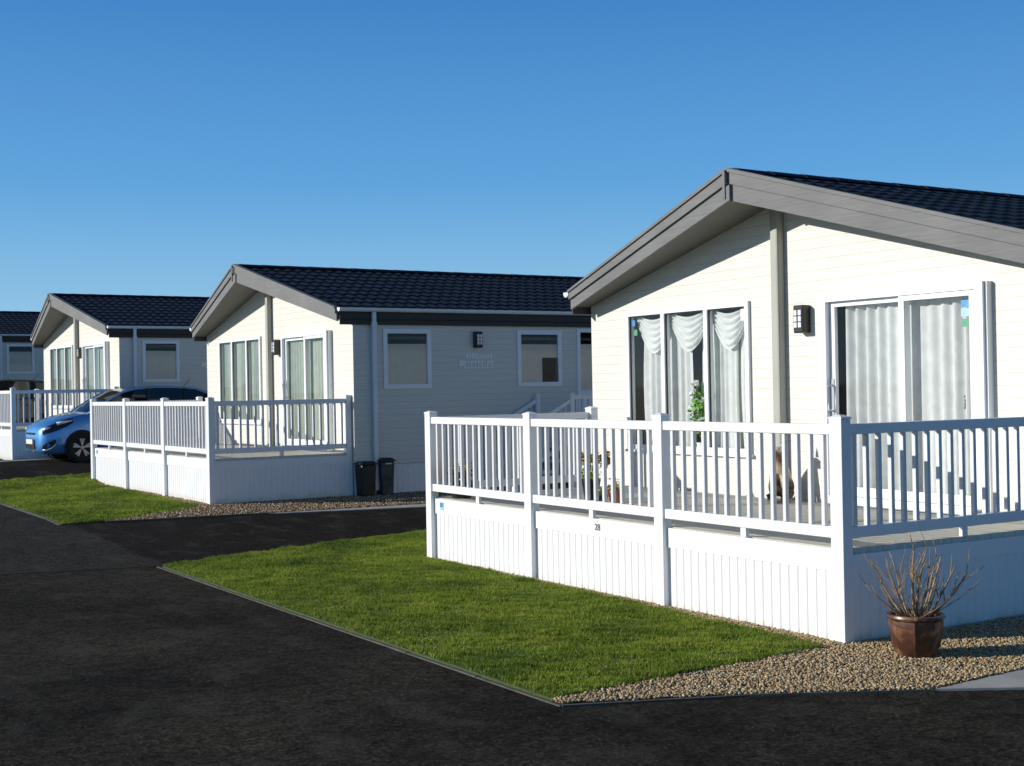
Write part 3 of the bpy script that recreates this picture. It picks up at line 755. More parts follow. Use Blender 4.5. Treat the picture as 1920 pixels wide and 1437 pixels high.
        MB().quad((.19, 3.85, 1.1), (.19, 4.55, 1.1), (.19, 4.55, 2.3), (.19, 3.85, 2.3)).build('window_blind', M['drape'], t)
        # stickers in the glass
        for (a, b_, z0, z1, mm) in [(5.78,5.85,2.53,2.60,'sticker_b'),(5.74,5.80,2.42,2.49,'sticker_g'),(3.88,3.95,2.50,2.62,'petal_w')]:
            MB().box(.001, .003, a, b_, z0, z1).build('window_sticker', M[mm], win)
        for (a, b_, z0, z1, mm) in [(.955,1.045,2.46,2.52,'sticker_b'),(.955,1.045,2.38,2.45,'sticker_w'),(.955,1.045,2.29,2.36,'sticker_g')]:
            MB().box(P+.026, P+.029, a, b_, z0, z1).build('window_sticker', M[mm], door)
    else:
        wavy(.90, 2.58, .72, 2.60, .03, .018, .11, 3).build('door_curtain', M['drape'], t, smooth=True)
        wavy(3.84, 4.44, 1.05, 2.66, .05, .018, .09, 5).build('window_curtain', M['drape'], t, smooth=True)
        wavy(4.52, 5.16, 1.05, 2.66, .05, .018, .09, 6).build('window_curtain', M['drape'], t, smooth=True)
        wavy(5.26, 5.84, 1.05, 2.66, .05, .018, .09, 7).build('window_curtain', M['drape'], t, smooth=True)
    # side windows and side door
    for k, w in enumerate((w1, w2, w4)):
        q = MB(); fw = .075
        q.box(w[0], w[0]+fw, -.03, .05, w[2], w[3]); q.box(w[1]-fw, w[1], -.03, .05, w[2], w[3]); q.box(w[0]+fw, w[1]-fw, -.03, .05, w[3]-fw, w[3]); q.box(w[0]+fw, w[1]-fw, -.03, .05, w[2], w[2]+fw)
        wd = q.build('window', M['white_frame'], t)
        MB().quad((w[0]+fw,.0,w[2]+fw),(w[1]-fw,.0,w[2]+fw),(w[1]-fw,.0,w[3]-fw),(w[0]+fw,.0,w[3]-fw)).build('pane', M['glass'], wd)
        bz = w[3]-fw-.17
        bx1 = w[1]-fw if k != 1 else w[0]+fw+.46
        bl = MB().quad((w[0]+fw,.014,w[2]),(bx1,.014,w[2]),(bx1,.014,bz),(w[0]+fw,.014,bz)); 
        if k == 1: bl.quad((bx1,.014,w[2]+.5),(w[1]-fw,.014,w[2]+.5),(w[1]-fw,.014,bz),(bx1,.014,bz))
        bl.build('blind', M['blind'], wd)
        MB().box(w[0]+.08, w[1]-.08, .012, .04, bz, w[3]-.08).build('dark_top_band', M['top_band'], wd)  # dark teal band across the top of each side window
    q = MB(); fw = .07; w = w3
    q.box(w[0], w[0]+fw, -.03, .05, w[2], w[3]); q.box(w[1]-fw, w[1], -.03, .05, w[2], w[3]); q.box(w[0]+fw, w[1]-fw, -.03, .05, w[3]-fw, w[3])
    q.box(w[0]+fw, w[1]-fw, -.01, .04, w[2], 1.60)
    dr = q.build('side_door', M['white_frame'], t)
    MB().quad((w[0]+fw,.0,1.60),(w[1]-fw,.0,1.60),(w[1]-fw,.0,w[3]-fw),(w[0]+fw,.0,w[3]-fw)).build('side_door_pane', M['glass'], dr)
    MB().quad((w[0]+fw,.014,1.55),(w[1]-fw,.014,1.55),(w[1]-fw,.014,2.42),(w[0]+fw,.014,2.42)).build('blind', M['blind'], dr)
    # wall lamps: one on the gable, one on the side wall
    def lamp(M4):
        h = MB(); h.box(-.115, 0, -.065, .065, -.14, .135); hs = h.xform(M4).build('wall_lamp', M['black'], t, bevel=.012)
        l = MB(); l.box(-.122, -.114, -.047, .047, -.085, .085); l.xform(M4).build('lamp_lens', M['lens'], hs)
        g = MB()
        for z in (-.03, .03): g.box(-.128, -.121, -.05, .05, z-.004, z+.004)
        g.box(-.129, -.122, -.004, .004, -.088, .088); g.xform(M4).build('lamp_grille', M['black'], hs)
    lamp(Matrix.Translation((-.001, 2.985, 2.465)))
    lamp(Matrix.Translation((2.31, -.001, 2.49)) @ Matrix.Rotation(R(90), 4, 'Z'))
    # raised silver name lettering on the side wall: leaf mark and two rows, too small to read
    sg = MB(); rr = random.Random(5)
    x0 = 1.93
    for k in range(3):
        sg.add([(x0+.02+k*.035, -.014, 2.03), (x0+.06+k*.03, -.014, 2.03+.02), (x0+.075+k*.03, -.014, 2.12+.03*k), (x0+.045+k*.03, -.014, 2.15-.02*k)], [(0,1,2,3)])
    x = x0+.17
    while x < x0+.66:
        w_ = rr.uniform(.030,.046); h_ = rr.choice((.07,.085,.10)); sg.box(x, x+w_, -.014, -.006, 2.175, 2.175+h_*.8); x += w_+.014
    x = x0+.13
    while x < x0+.66:
        w_ = rr.uniform(.04,.06)
        sg.box(x, x+.022, -.014, -.006, 2.00, 2.13); sg.box(x+.022, x+w_, -.014, -.006, 2.10, 2.13); sg.box(x+.022, x+w_, -.014, -.006, 2.00, 2.03)
        if rr.random() < .6: sg.box(x+w_-.014, x+w_, -.014, -.006, 2.05, 2.10)
        x += w_+.016
    sg.build('name_sign', M['sign'], t)
    return t
G_L = 'holiday lodges in a row'
def place(P, dx, dy):
    c, s = math.cos(P[3]), math.sin(P[3]); return (P[0]+dx*c-dy*s, P[1]+dx*s+dy*c, P[2])
make_lodge('nearest cream lodge with swagged lace curtains behind the front window', (2.6, 0, 0), 0, G_L, True)
lo2 = make_lodge('second nearest cream lodge, its grey shaded side wall carrying a silver name sign', place(D2, 2.4, -.08), D2[3], G_L, False)
lo3 = copy_tree(lo2); lo3.location = place(D3, 2.4, -.08); lo3.rotation_euler.z = D3[3]; lo3['label'] = 'third lodge with dark tiled roof standing behind the blue car'
lo4 = copy_tree(lo2); lo4.location = place(D4, 2.4, -.08); lo4.rotation_euler.z = D4[3]; lo4['label'] = 'farthest lodge, cut off by the left edge, only its side showing'

# ------------------------------------------------------------------ steps to the side door
def make_steps(base, label):
    t = empty('entrance_steps', label, 'steps', place(base, 5.86, -1.2), base[3])
    y0, y1 = 0, 1.10
    tr = MB(); tr.box(0, 1.75, y0, y1, .62, .68); tr.box(0, 1.75, y0+.03, y0+.06, -.1, .62)
    for k in range(3): tr.box(-.28*(k+1), -.28*k-.002, y0+.04, y1-.04, .62-.17*(k+1)-.05, .62-.17*(k+1))
    tr.build('treads', M['white'], t)
    for y in (y0, y1-.08):
        for x, zt in ((0, 1.56), (-1.05, 1.02)) + (((1.67, 1.56),) if y == y0 else ()):
            MB().box(x, x+.08, y, y+.08, -.1, zt).build('newel_post', M['white'], t, bevel=.006)
        rl = MB()
        for zt in (1.46, .80):
            a, b = zt, zt-.50
            rl.hexa([(-.97, y+.01, b-.07), (-.001, y+.01, a-.07), (-.001, y+.07, a-.07), (-.97, y+.07, b-.07)], [(-.97, y+.01, b), (-.001, y+.01, a), (-.001, y+.07, a), (-.97, y+.07, b)])
        rl.build('handrail', M['white'], t)
        for i in range(8):
            x = -.1-i*.115; top = 1.385+x*.515; MB().box(x-.015, x+.015, y+.025, y+.055, top-.60, top).build('baluster', M['baluster'], t)
    rl = MB(); rl.box(.081, 1.669, .01, .07, 1.45, 1.52); rl.box(.081, 1.669, .01, .07, .74, .80); rl.build('handrail', M['white'], t)
    for i in range(12):
        x = .14+i*.13; MB().box(x-.015, x+.015, .025, .055, .801, 1.449).build('baluster', M['baluster'], t)
    return t
make_steps(D2, 'white railed steps up to the side door of the second lodge')

# ------------------------------------------------------------------ bins beside the middle deck
def make_bin(loc, label, m, h, w, rz):
    t = empty('storage_bin', label, 'bin', loc, rz)
    b = MB(); b.hexa([(-w*.42,-w*.42,0),(w*.42,-w*.42,0),(w*.42,w*.42,0),(-w*.42,w*.42,0)], [(-w*.5,-w*.5,h*.9),(w*.5,-w*.5,h*.9),(w*.5,w*.5,h*.9),(-w*.5,w*.5,h*.9)])
    b.build('body', m, t, bevel=.03)
    l = MB(); l.box(-w*.54, w*.54, -w*.54, w*.54, h*.9+.001, h*.95); l.hexa([(-w*.5,-w*.5,h*.95),(w*.5,-w*.5,h*.95),(w*.5,w*.5,h*.95),(-w*.5,w*.5,h*.95)], [(-w*.35,-w*.35,h),(w*.35,-w*.35,h),(w*.35,w*.35,h),(-w*.35,w*.35,h)])
    l.build('lid', M['black'], t, bevel=.01)
    MB().box(-.06, .06, -w*.54-.02, -w*.54+.01, h*.82, h*.88).build('handle', M['alloy'] if m is M['bin_blue'] else M['black'], t, bevel=.008)
px = place(D2, 2.53, -.18); make_bin((px[0], px[1], gz(px[1])+.02), 'black square bin against the end of the middle deck', M['bin_dark'], .56, .27, .05)
px = place(D2, 2.88, -.18); make_bin((px[0], px[1], gz(px[1])+.02), 'scuffed grey-blue bin, right of the black one, below the downpipe', M['bin_blue'], .60, .25, -.03)

# ------------------------------------------------------------------ pot with bare shrub
def branch(mb, p, d, L, r, depth, rng, up=.15):
    pts = [Vector(p)]; d = Vector(d).normalized(); n = 5
    for i in range(n):
        d = (d+Vector((rng.uniform(-.12,.12), rng.uniform(-.12,.12), rng.uniform(-.05,.12)+up*.12))).normalized()
        pts.append(pts[-1]+d*L/n)
    rad = [r*(1-.6*i/n) for i in range(n+1)]
    mb.tube(pts, [q*1.25 for q in rad], 5 if depth else 6)
    if depth > 0:
        for k in range(rng.randint(2, 4)):
            i = rng.randint(2, n); a = rng.uniform(0, 6.28)
            dd = (d+Vector((math.cos(a), math.sin(a), rng.uniform(.1,.5)))*.65).normalized()
            branch(mb, pts[i], dd, L*rng.uniform(.25,.5), r*.45, depth-1, rng)
def make_shrub():
    t = empty('potted_shrub', 'bare twiggy shrub in a brown glazed pot standing on gravel', 'potted plant', (.085, -.555, .02))
    # eight-sided glazed pot
    pr = [(.0,0),(.120,0),(.128,.01),(.150,.08),(.165,.16),(.170,.215),(.168,.235),(.182,.245),(.190,.258),(.186,.272),(.172,.276),(.158,.268),(.156,.240),(.150,.235)]
    pot = MB().lathe(pr, 64)
    def flat(v):
        x, y, z = v; a = math.atan2(y, x); r = math.hypot(x, y)
        if z < .238 and r > .05:
            k = math.pi/4; b = (a+.10) % k-k/2; r2 = r*(math.cos(k/2)/math.cos(b))*1.04; r = r+(r2-r)*1.0
        return (r*math.cos(a), r*math.sin(a), z)
    pot.v = [flat(v) for v in pot.v]
    m, nt, b = newmat('brown_glaze')
    tc = N(nt, 'ShaderNodeTexCoord'); no = N(nt, 'ShaderNodeTexNoise', Scale=9.0, Detail=7.0, Distortion=1.0); nt.links.new(tc.outputs['Object'], no.inputs['Vector'])
    r = ramp(nt, no.outputs['Fac'], [(.3,(.032,.013,.008)),(.5,(.085,.032,.017)),(.62,(.22,.11,.055)),(.75,(.36,.23,.12))]); nt.links.new(r.outputs['Color'], b.inputs['Base Color']); b.inputs['Roughness'].default_value = .38; b.inputs['Coat Weight'].default_value = .2
    pot.build('pot', m, t, auto=24)
    MB().lathe([(0,.245),(.08,.25),(.157,.24)], 24).build('soil', M['soil'], t, smooth=True)
    rng = random.Random(21); mb = MB()
    branch(mb, (0,0,.22), (-.03,0.02,1), .48, .010, 1, rng, .6)
    branch(mb, (.01,0.01,.22), (.02,0.0,1), .30, .011, 1, rng, .6)
    # fan out sideways as seen from the road: right = (.85,-.53), left = opposite
    rt = Vector((.85,-.53,0)); fw = Vector((.53,.85,0))
    for ang, L, r in [(-54,.38,.006),(-50,.36,.005),(-42,.46,.007),(-33,.50,.006),(-22,.46,.006),(-12,.40,.005),(14,.36,.007),(24,.46,.008),(34,.40,.006),(44,.44,.008),(58,.40,.006),(66,.42,.008),(30,.3,.005),(-4,.50,.006)]:
        a = R(ang); dirv = rt*math.sin(a)+Vector((0,0,1))*math.cos(a)+fw*rng.uniform(-.45,.45)
        st = rt*(.08*math.sin(a))+fw*rng.uniform(-.06,.06)
        branch(mb, (st.x, st.y, .23), dirv, L, r, 1, rng, .5)
    for _ in range(16):
        a = rng.uniform(-1.2, 1.2); dirv = rt*math.sin(a)+Vector((0,0,1))*math.cos(a)+fw*rng.uniform(-.8,.8)
        branch(mb, (rng.uniform(-.1,.1), rng.uniform(-.1,.1), .235), dirv, rng.uniform(.15,.42), .0028, 1, rng, .4)
    mb.build('branches', M['twig'], t, smooth=True)
make_shrub()

# ------------------------------------------------------------------ flower pots on the nearest deck
def leaf_cloud(mb, c, rad, n, size, rng, zs=1.0):
    for _ in range(n):
        v = Vector((rng.gauss(0,1), rng.gauss(0,1), rng.gauss(0,1))).normalized()*rng.random()**.5
        p = Vector(c)+Vector((v.x*rad, v.y*rad, v.z*rad*zs)); a = Vector((rng.gauss(0,1), rng.gauss(0,1), rng.gauss(0,1))).normalized(); b = a.orthogonal().normalized(); s = size*rng.uniform(.6,1.3)
        mb.add([p-a*s, p+b*s*.45, p+a*s, p-b*s*.45], [(0,1,2,3)])
def flower_pot(name, loc, label, potm, r, h, parts):
    t = empty(name, label, 'flower pot', loc)
    MB().lathe([(0,0),(r*.7,0),(r*.95,h*.85),(r,h*.86),(r,h),(r*.9,h),(r*.88,h*.9),(0,h*.9)], 20).build('pot', potm, t, auto=40)
    for pn, m, cs in parts:
        mb = MB(); rng = random.Random(hash_s(pn+label))
        for c, rad, n, size, zs in cs: leaf_cloud(mb, c, rad, n, size, rng, zs)
        mb.build(pn, m, t)
    return t
def hash_s(s): return sum((i+1)*ord(c) for i, c in enumerate(s)) % 9973
def stems(t, n, h, r, z0):
    mb = MB(); rng = random.Random(n)
    for _ in range(n):
        a = rng.uniform(0, 6.28); mb.tube([(0,0,z0),(r*.4*math.cos(a), r*.4*math.sin(a), z0+h*.5),(r*math.cos(a), r*math.sin(a), z0+h)], .005, 5)
    mb.build('stems', M['leaf'], t)
FZ = .667
a = flower_pot('flower_pot', (.26, 5.82, FZ), 'dark pot of yellow and brown pansies in the far corner of the nearest deck', M['black'], .15, .18,
    [('leaves', M['leaf'], [((0,0,.24),.15,120,.03,.7)]), ('flowers', M['petal_y'], [((0,0,.33),.17,60,.036,.6)]), ('dark_flowers', M['petal_o'], [((0,0,.27),.16,70,.034,.8)])])
b = flower_pot('flower_pot', (1.12, 4.62, FZ), 'tall dark pot with orange and yellow flowers above it, middle of the nearest deck', M['black'], .10, .22,
    [('leaves', M['leaf_yel'], [((0,0,.27),.11,80,.03,.8)]), ('flowers', M['petal_y'], [((-.05,.10,.42),.08,50,.036,.9),((0,0,.43),.07,40,.034,.9)]), ('dark_flowers', M['petal_o'], [((.11,-.09,.42),.085,110,.034,1.1)])])
stems(b, 7, .2, .08, .22)
c = flower_pot('flower_pot', (1.08, 4.14, FZ), 'terracotta pot with pink and green flowers on the nearest deck', M['terracotta'], .085, .13,
    [('leaves', M['leaf_yel'], [((0,0,.16),.09,60,.024,.6)]), ('flowers', M['petal_p'], [((0,0,.22),.08,22,.02,.5)])])
d = flower_pot('flower_pot', (1.02, 4.30, FZ), 'low pot of yellow-green leaves between the terracotta and dark pots', M['bin_dark'], .07, .07,
    [('leaves', M['leaf_yel'], [((0,0,.10),.10,90,.028,.5)])])
e = flower_pot('flower_pot', (2.25, 4.35, FZ), 'terracotta pot with red flowers against the lodge wall under the window', M['terracotta'], .08, .12,
    [('leaves', M['leaf'], [((0,0,.16),.09,60,.024,.6)]), ('flowers', M['petal_o'], [((0,0,.20),.08,22,.02,.5)])]) if False else None

# flowering plant on the window sill indoors (nearest lodge)
t = empty('potted_orchid', 'white flowering plant with green leaves behind the middle pane of the nearest window', 'house plant', (2.70, 4.72, 1.10))
MB().lathe([(0,0),(.05,0),(.07,.10),(.065,.10),(0,.09)], 18).build('pot', M['petal_w'], t, auto=40)
mb = MB(); rng = random.Random(4)
for k in range(9):
    a_ = k*.7; mb.tube([(0,0,.08),(.02*math.cos(a_),.05*math.sin(a_)+.01,.4),(.03*math.cos(a_),.13*math.sin(a_),.62+.03*k)], .005, 5)
leaf_cloud(mb, (0,0,.42), .15, 130, .045, rng, 1.7)
mb.build('leaves', mat('bright_leaf', (.16,.36,.05), .5, .3, 12), t)
mb = MB()
for k in range(24): leaf_cloud(mb, (rng.uniform(-.05,.02), rng.uniform(-.17,.17), rng.uniform(.15,.80)), .035, 7, .034, rng)
mb.build('flowers', M['petal_w'], t)

# ------------------------------------------------------------------ sitting dog ornament
def make_dog():
    t = empty('dog_ornament', 'brown and tan sitting dog ornament with pricked ears beside the gable post', 'ornament', (2.35, 3.13, FZ), 0)
    t.scale = (1.06,)*3
    t.rotation_euler.z = R(35)
    # nodes: x forward(-) ; dog faces -x
    V = [(.08,0,.10),(.02,0,.20),(-.05,0,.32),(-.07,0,.42),(-.10,0,.485),(-.155,0,.47),(-.20,0,.455)]
    Rr = [.095,.100,.080,.050,.062,.040,.024]
    E = [(i,i+1) for i in range(6)]
    def limb(start, pts):
        prev = start
        for p, r in pts:
            V.append(p); Rr.append(r); E.append((prev, len(V)-1)); prev = len(V)-1
    for s in (-1, 1):
        limb(2, [((-.09, s*.050, .26), .034), ((-.105, s*.050, .13), .024), ((-.11, s*.050, .03), .022), ((-.15, s*.050, .015), .018)])
        limb(0, [((.03, s*.085, .10), .060), ((-.03, s*.09, .05), .032), ((-.08, s*.09, .018), .020)])
    limb(0, [((.16, .01, .04), .026), ((.22, .05, .02), .018), ((.25, .11, .02), .012)])
    me = bpy.data.meshes.new('body'); me.from_pydata(V, E, [])
    o = bpy.data.objects.new('body', me); COL.objects.link(o)
    md = o.modifiers.new('skin', 'SKIN'); 
    for i, r in enumerate(Rr): me.skin_vertices[0].data[i].radius = (r, r)
    me.skin_vertices[0].data[0].use_root = True
    sb = o.modifiers.new('sub', 'SUBSURF'); sb.levels = 2; sb.render_levels = 2
    dg = bpy.context.evaluated_depsgraph_get(); me2 = bpy.data.meshes.new_from_object(o.evaluated_get(dg)); bpy.data.objects.remove(o)
    m, nt, b = newmat('dog_paint'); tc = N(nt, 'ShaderNodeTexCoord'); sp = N(nt, 'ShaderNodeSeparateXYZ'); nt.links.new(tc.outputs['Object'], sp.inputs[0])
    no = N(nt, 'ShaderNodeTexNoise', Scale=14.0, Detail=3.0); nt.links.new(tc.outputs['Object'], no.inputs['Vector'])
    ad = N(nt, 'ShaderNodeMath', operation='MULTIPLY_ADD'); nt.links.new(no.outputs['Fac'], ad.inputs[0]); ad.inputs[1].default_value = .14; nt.links.new(sp.outputs['Z'], ad.inputs[2])
    mu = N(nt, 'ShaderNodeMath', operation='MULTIPLY'); nt.links.new(ad.outputs[0], mu.inputs[0]); mu.inputs[1].default_value = 1.5
    r = ramp(nt, mu.outputs[0], [(0,(.60,.50,.34)),(.12,(.60,.50,.34)),(.17,(.11,.065,.04)),(.36,(.14,.085,.05)),(.44,(.48,.33,.18)),(.60,(.50,.36,.22)),(.68,(.16,.07,.03)),(.80,(.22,.11,.05)),(.88,(.62,.56,.45))])
    nt.links.new(r.outputs['Color'], b.inputs['Base Color']); b.inputs['Roughness'].default_value = .5
    me2.materials.clear(); me2.materials.append(m)
    for p in me2.polygons: p.use_smooth = True
    bo = bpy.data.objects.new('body', me2); COL.objects.link(bo); bo.parent = t
    me2.name = 'body'
    for s in (-1, 1):
        er = MB(); er.add([(-.085, s*.030, .525), (-.115, s*.058, .515), (-.070, s*.060, .505), (-.085, s*.066, .605)], [(0,1,3),(1,2,3),(2,0,3),(0,2,1)])
        er.build('ear', M['petal_w'] if s > 0 else m, t)
        MB().lathe([(0,-.008),(.007,-.004),(.009,0),(.007,.004),(0,.008)], 10, (-.150, s*.026, .495)).build('eye', M['black'], t, smooth=True)
    MB().lathe([(0,-.010),(.011,-.004),(.012,.002),(.006,.009),(0,.010)], 10, (-.222, 0, .462)).build('nose', M['black'], t, smooth=True)
make_dog()

# ------------------------------------------------------------------ cars
ST = [ # x, half width, z bottom, z belt
 (-.02,.40,.36,.52),(.0,.56,.27,.66),(.05,.68,.21,.74),(.14,.765,.19,.80),(.30,.82,.18,.87),(.55,.855,.18,.945),(.80,.865,.18,1.00),(1.05,.872,.18,1.03),(1.4,.875,.18,1.04),(2.0,.875,.18,1.06),(2.6,.875,.18,1.08),(3.2,.872,.19,1.11),(3.6,.855,.21,1.13),(3.85,.82,.25,1.12),(3.98,.76,.30,1.06),(4.04,.66,.38,.92)]
def _ip(x, k): return float(np.interp(x, [s[0] for s in ST], [s[k] for s in ST]))
PROF = [(0,.86),(.10,.97),(.30,1.0),(.55,1.0),(.75,.985),(.90,.955),(1.0,.91)]
def car_y(x, z):
    hw, zb, zt = _ip(x,1), _ip(x,2), _ip(x,3); u = (z-zb)/(zt-zb)
    return hw*float(np.interp(u, [p[0] for p in PROF], [p[1] for p in PROF]))
def make_car(label, loc, rz, paint):
    t = empty('parked_car', label, 'car', loc, rz)
    b = MB(); ring = []
    for (x, hw, zb, zt) in ST:
        pts = [(x, 0, zb)]+[(x, -hw*k, zb+(zt-zb)*u) for u, k in PROF]
        cr = .05*min(1, hw/.8)*(1 if x < 3.7 else .5)
        pts += [(x, -hw*.72, zt+cr*.55), (x, -hw*.35, zt+cr), (x, 0, zt+cr*1.15)]
        full = pts+[(p[0], -p[1], p[2]) for p in reversed(pts[1:-1])]
        ring.append(full)
    n = len(ring[0])
    for r in ring: b.v += r
    for i in range(len(ring)-1):
        for k in range(n):
            b.f.append((i*n+k, (i+1)*n+k, (i+1)*n+(k+1) % n, i*n+(k+1) % n))
    b.f.append(tuple(range(n))); b.f.append(tuple((len(ring)-1)*n+k for k in range(n))[::-1])
    o = b.build('body', paint, t, auto=50)
    # glasshouse: (x at base, x at top) outline -> side glass and roof
    GB = [(1.00,1.03,.78),(1.40,1.28,.745),(1.75,1.47,.70),(2.05,1.535,.675),(2.5,1.565,.665),(3.0,1.555,.66),(3.4,1.52,.65),(3.68,1.42,.66),(3.93,1.12,.76)]
    # loft: at each x: bottom (belt) and top (roof edge)
    g = MB(); rf = MB(); rings = []
    for x, zt, hr in GB:
        bz = max(_ip(x,3)-.01, .9); hb = car_y(x, bz)*.985
        zt_ = max(zt, bz+.002); f = (zt_-bz)/.5; hr_ = hb+(hr-hb)*min(1, max(0, f))
        rings.append((x, bz, hb, zt_, hr_))
    for s in (-1, 1):
        g = MB()
        for a, c in zip(rings[:-1], rings[1:]):
            q = [(a[0], s*a[2], a[1]), (c[0], s*c[2], c[1]), (c[0], s*c[4], c[3]), (a[0], s*a[4], a[3])]
            if s > 0: q.reverse()
            g.add(q, [(0,1,2,3)])
        g.build('side_glass', M['carglass'], t)
    # windscreen, roof, tailgate glass
    def cross(k, crown): 
        x, _, _, z, h = rings[k]; return [(x-.10*(1-abs(u))*(1 if k < 3 else (-1 if k > 6 else 0)), u*h, z+crown*(1-u*u)) for u in (-1,-.6,-.2,.2,.6,1)]
    def strip(k0, k1, m, nm, crown=.05):
        q = MB(); L = [cross(k, crown) for k in range(k0, k1+1)]
        for r in L: q.v += r
        for i in range(len(L)-1):
            for k in range(5): q.f.append((i*6+k, (i+1)*6+k, (i+1)*6+k+1, i*6+k+1))
        q.build(nm, m, t, smooth=True)
    strip(0, 2, M['carglass'], 'windscreen', .04); strip(2, 7, M['roof_navy'] if paint is M['blue_paint'] else paint, 'roof', .045); strip(7, 8, M['carglass'], 'rear_window', .03)
    # pillars and roof rails in paint, door lines
    pl = MB()
    for s in (-1, 1):
        pts = [(r[0], s*(r[4]+.004), r[3]+.004) for r in rings]; pl.tube(pts, [.016,.022,.026,.024,.022,.022,.024,.03,.03], 6)
    pl.build('roof_pillars', paint, t, smooth=True)
    for s in (-1, 1):
        bk = MB()
        for x in (2.28, 3.12):
            bz = _ip(x,3)-.02; hb = car_y(x, bz); zt = float(np.interp(x, [r[0] for r in rings], [r[3] for r in rings])); ht = float(np.interp(x, [r[0] for r in rings], [r[4] for r in rings]))
            bk.tube([(x, s*(hb+.002), bz), (x+.02, s*(ht+.004), zt)], .028, 5)
        pts = [(x, s*(car_y(x, _ip(x,3)-.015)+.004), _ip(x,3)-.01) for x in (1.05,1.5,2.0,2.5,3.0,3.5)]; bk.tube(pts, .010, 5)
        # door gaps
        for x in (1.35, 2.30, 3.15):
            bk.tube([(x, s*(car_y(x, z)+.001), z) for z in (.32,.5,.7,.9,1.02)], .004, 4)
        bk.tube([(x, s*(car_y(x, .26)+.006), .24) for x in (1.1,1.6,2.2,2.8)], .03, 5)
        bk.build('black_trim', M['black'], t)
    for s in (-1, 1):
        mm = MB(); mm.box(1.28, 1.38, min(s*.86, s*1.02), max(s*.86, s*1.02), 1.06, 1.19); mm.build('door_mirror', paint, t, bevel=.03)
        hh = MB()
        for x in (1.95, 2.85): hh.tube([(x, s*(car_y(x,.92)+.012), .92), (x+.18, s*(car_y(x+.18,.93)+.012), .93)], .012, 6)
        hh.build('door_handles', paint, t)
        # headlight: swept back lens hugging the wing
        hl = MB(); P_ = [(.06,.60,.72),(.16,.63,.78),(.32,.68,.845),(.50,.755,.90),(.66,.84,.935)]
        vs = []
        for x, z0, z1 in P_:
            vs += [(x-.006, s*(car_y(x, z0)+.010), z0), (x-.006, s*(car_y(x, z1-.02)+.004), z1)]
        fs = [(2*i, 2*i+2, 2*i+3, 2*i+1) for i in range(4)]
        hl.add(vs, fs); h_ = hl.build('headlight', M['black'], t, smooth=True)
        il = MB()
        for a_, c_, z in ((.08,.20,.70),(.34,.64,.83)):
            il.tube([(a_-.01, s*(car_y(a_, z)+.006), z), ((a_+c_)/2, s*(car_y((a_+c_)/2, z+.02)+.010), z+.03), (c_, s*(car_y(c_, z+.05)+.004), z+.06)], [.040,.030,.012], 6)
        il.build('reflector', M['headlamp'], h_, smooth=True)
        fg = MB(); vs = []
        for x, z0, z1 in [(.055,.30,.37),(.12,.29,.42),(.22,.33,.47),(.30,.42,.50)]:
            vs += [(x-.004, s*(car_y(x, z0)+.008), z0), (x-.004, s*(car_y(x, z1)+.008), z1)]
        fg.add(vs, [(2*i, 2*i+2, 2*i+3, 2*i+1) for i in range(3)]); fo = fg.build('fog_lamp_recess', M['black'], t)
        MB().tube([(x-.012, s*(car_y(x, z)+.012), z) for x, z in ((.06,.285),(.13,.275),(.22,.315),(.30,.40))], .012, 6).build('chrome_strip', M['headlamp'], fo, smooth=True)
        tl = MB(); vs = []
        for x, z0, z1 in [(3.78,.80,1.08),(3.90,.76,1.05),(3.99,.72,.98)]:
            vs += [(x, s*(car_y(x, z0)+.008), z0), (x, s*(car_y(x, z1)+.008), z1)]
        tl.add(vs, [(0,2,3,1),(2,4,5,3)]); tl.build('tail_light', M['tail'], t)
    gr = MB(); ys = [-.38,-.28,-.1,.1,.28,.38]
    fx = lambda y: -.028+.10*max(0, abs(y)-.28)
    for a_, c_ in zip(ys[:-1], ys[1:]): gr.quad((fx(a_)-.02,a_,.30),(fx(c_)-.02,c_,.30),(fx(c_)-.02,c_*.9,.50),(fx(a_)-.02,a_*.9,.50))
    gr.build('grille', M['black'], t)
    MB().box(-.052, -.046, -.26, .26, .40, .50).build('number_plate', M['plate'], t)
    MB().box(-.034, -.022, -.30, .30, .60, .64).build('upper_grille', M['black'], t)
    MB().tube([(3.35,0,1.56),(3.52,0,1.74)], .006, 5).build('aerial', M['black'], t)
    for x in (.82, 3.36):
        for s in (-1, 1):
            ar = MB(); ar.lathe_y([(0,0),(.350,0),(.355,-.012 if s < 0 else .012)], (x, s*.878, .335), 36); ar.build('wheel_arch', M['rubber'], t)
            w = bpy.data.objects.new('wheel', None); COL.objects.link(w); w.parent = t; w.location = (x, s*.79, .31)
            k = s
            ty = MB(); ty.lathe_y([(.205,k*.10),(.22,k*.112),(.27,k*.118),(.30,k*.108),(.31,k*.08),(.31,-k*.08),(.29,-k*.10),(.2,-k*.10)], (0,0,0), 36); ty.build('tyre', M['rubber'], w, smooth=True)
            rm = MB(); rm.lathe_y([(.212,k*.104),(.205,k*.112),(.192,k*.106),(.188,k*.04),(0,k*.04)], (0,0,0), 36)
            rm.build('rim', M['rimdark'], w, auto=30)
            sp = MB()
            for q in range(5):
                a_ = q*2*math.pi/5+.3
                for da in (-.13,.13):
                    r0, r1 = .05, .200; c0, s0 = math.cos(a_+da*.6), math.sin(a_+da*.6); c1, s1 = math.cos(a_+da*1.25), math.sin(a_+da*1.25); pc, ps = -s1, c1
                    sp.add([(r0*c0-ps*0-.014*-s0, k*.100, r0*s0-.014*c0), (r1*c1-.022*pc, k*.108, r1*s1-.022*ps), (r1*c1+.022*pc, k*.108, r1*s1+.022*ps), (r0*c0+.014*-s0, k*.100, r0*s0+.014*c0)], [(0,1,2,3)])
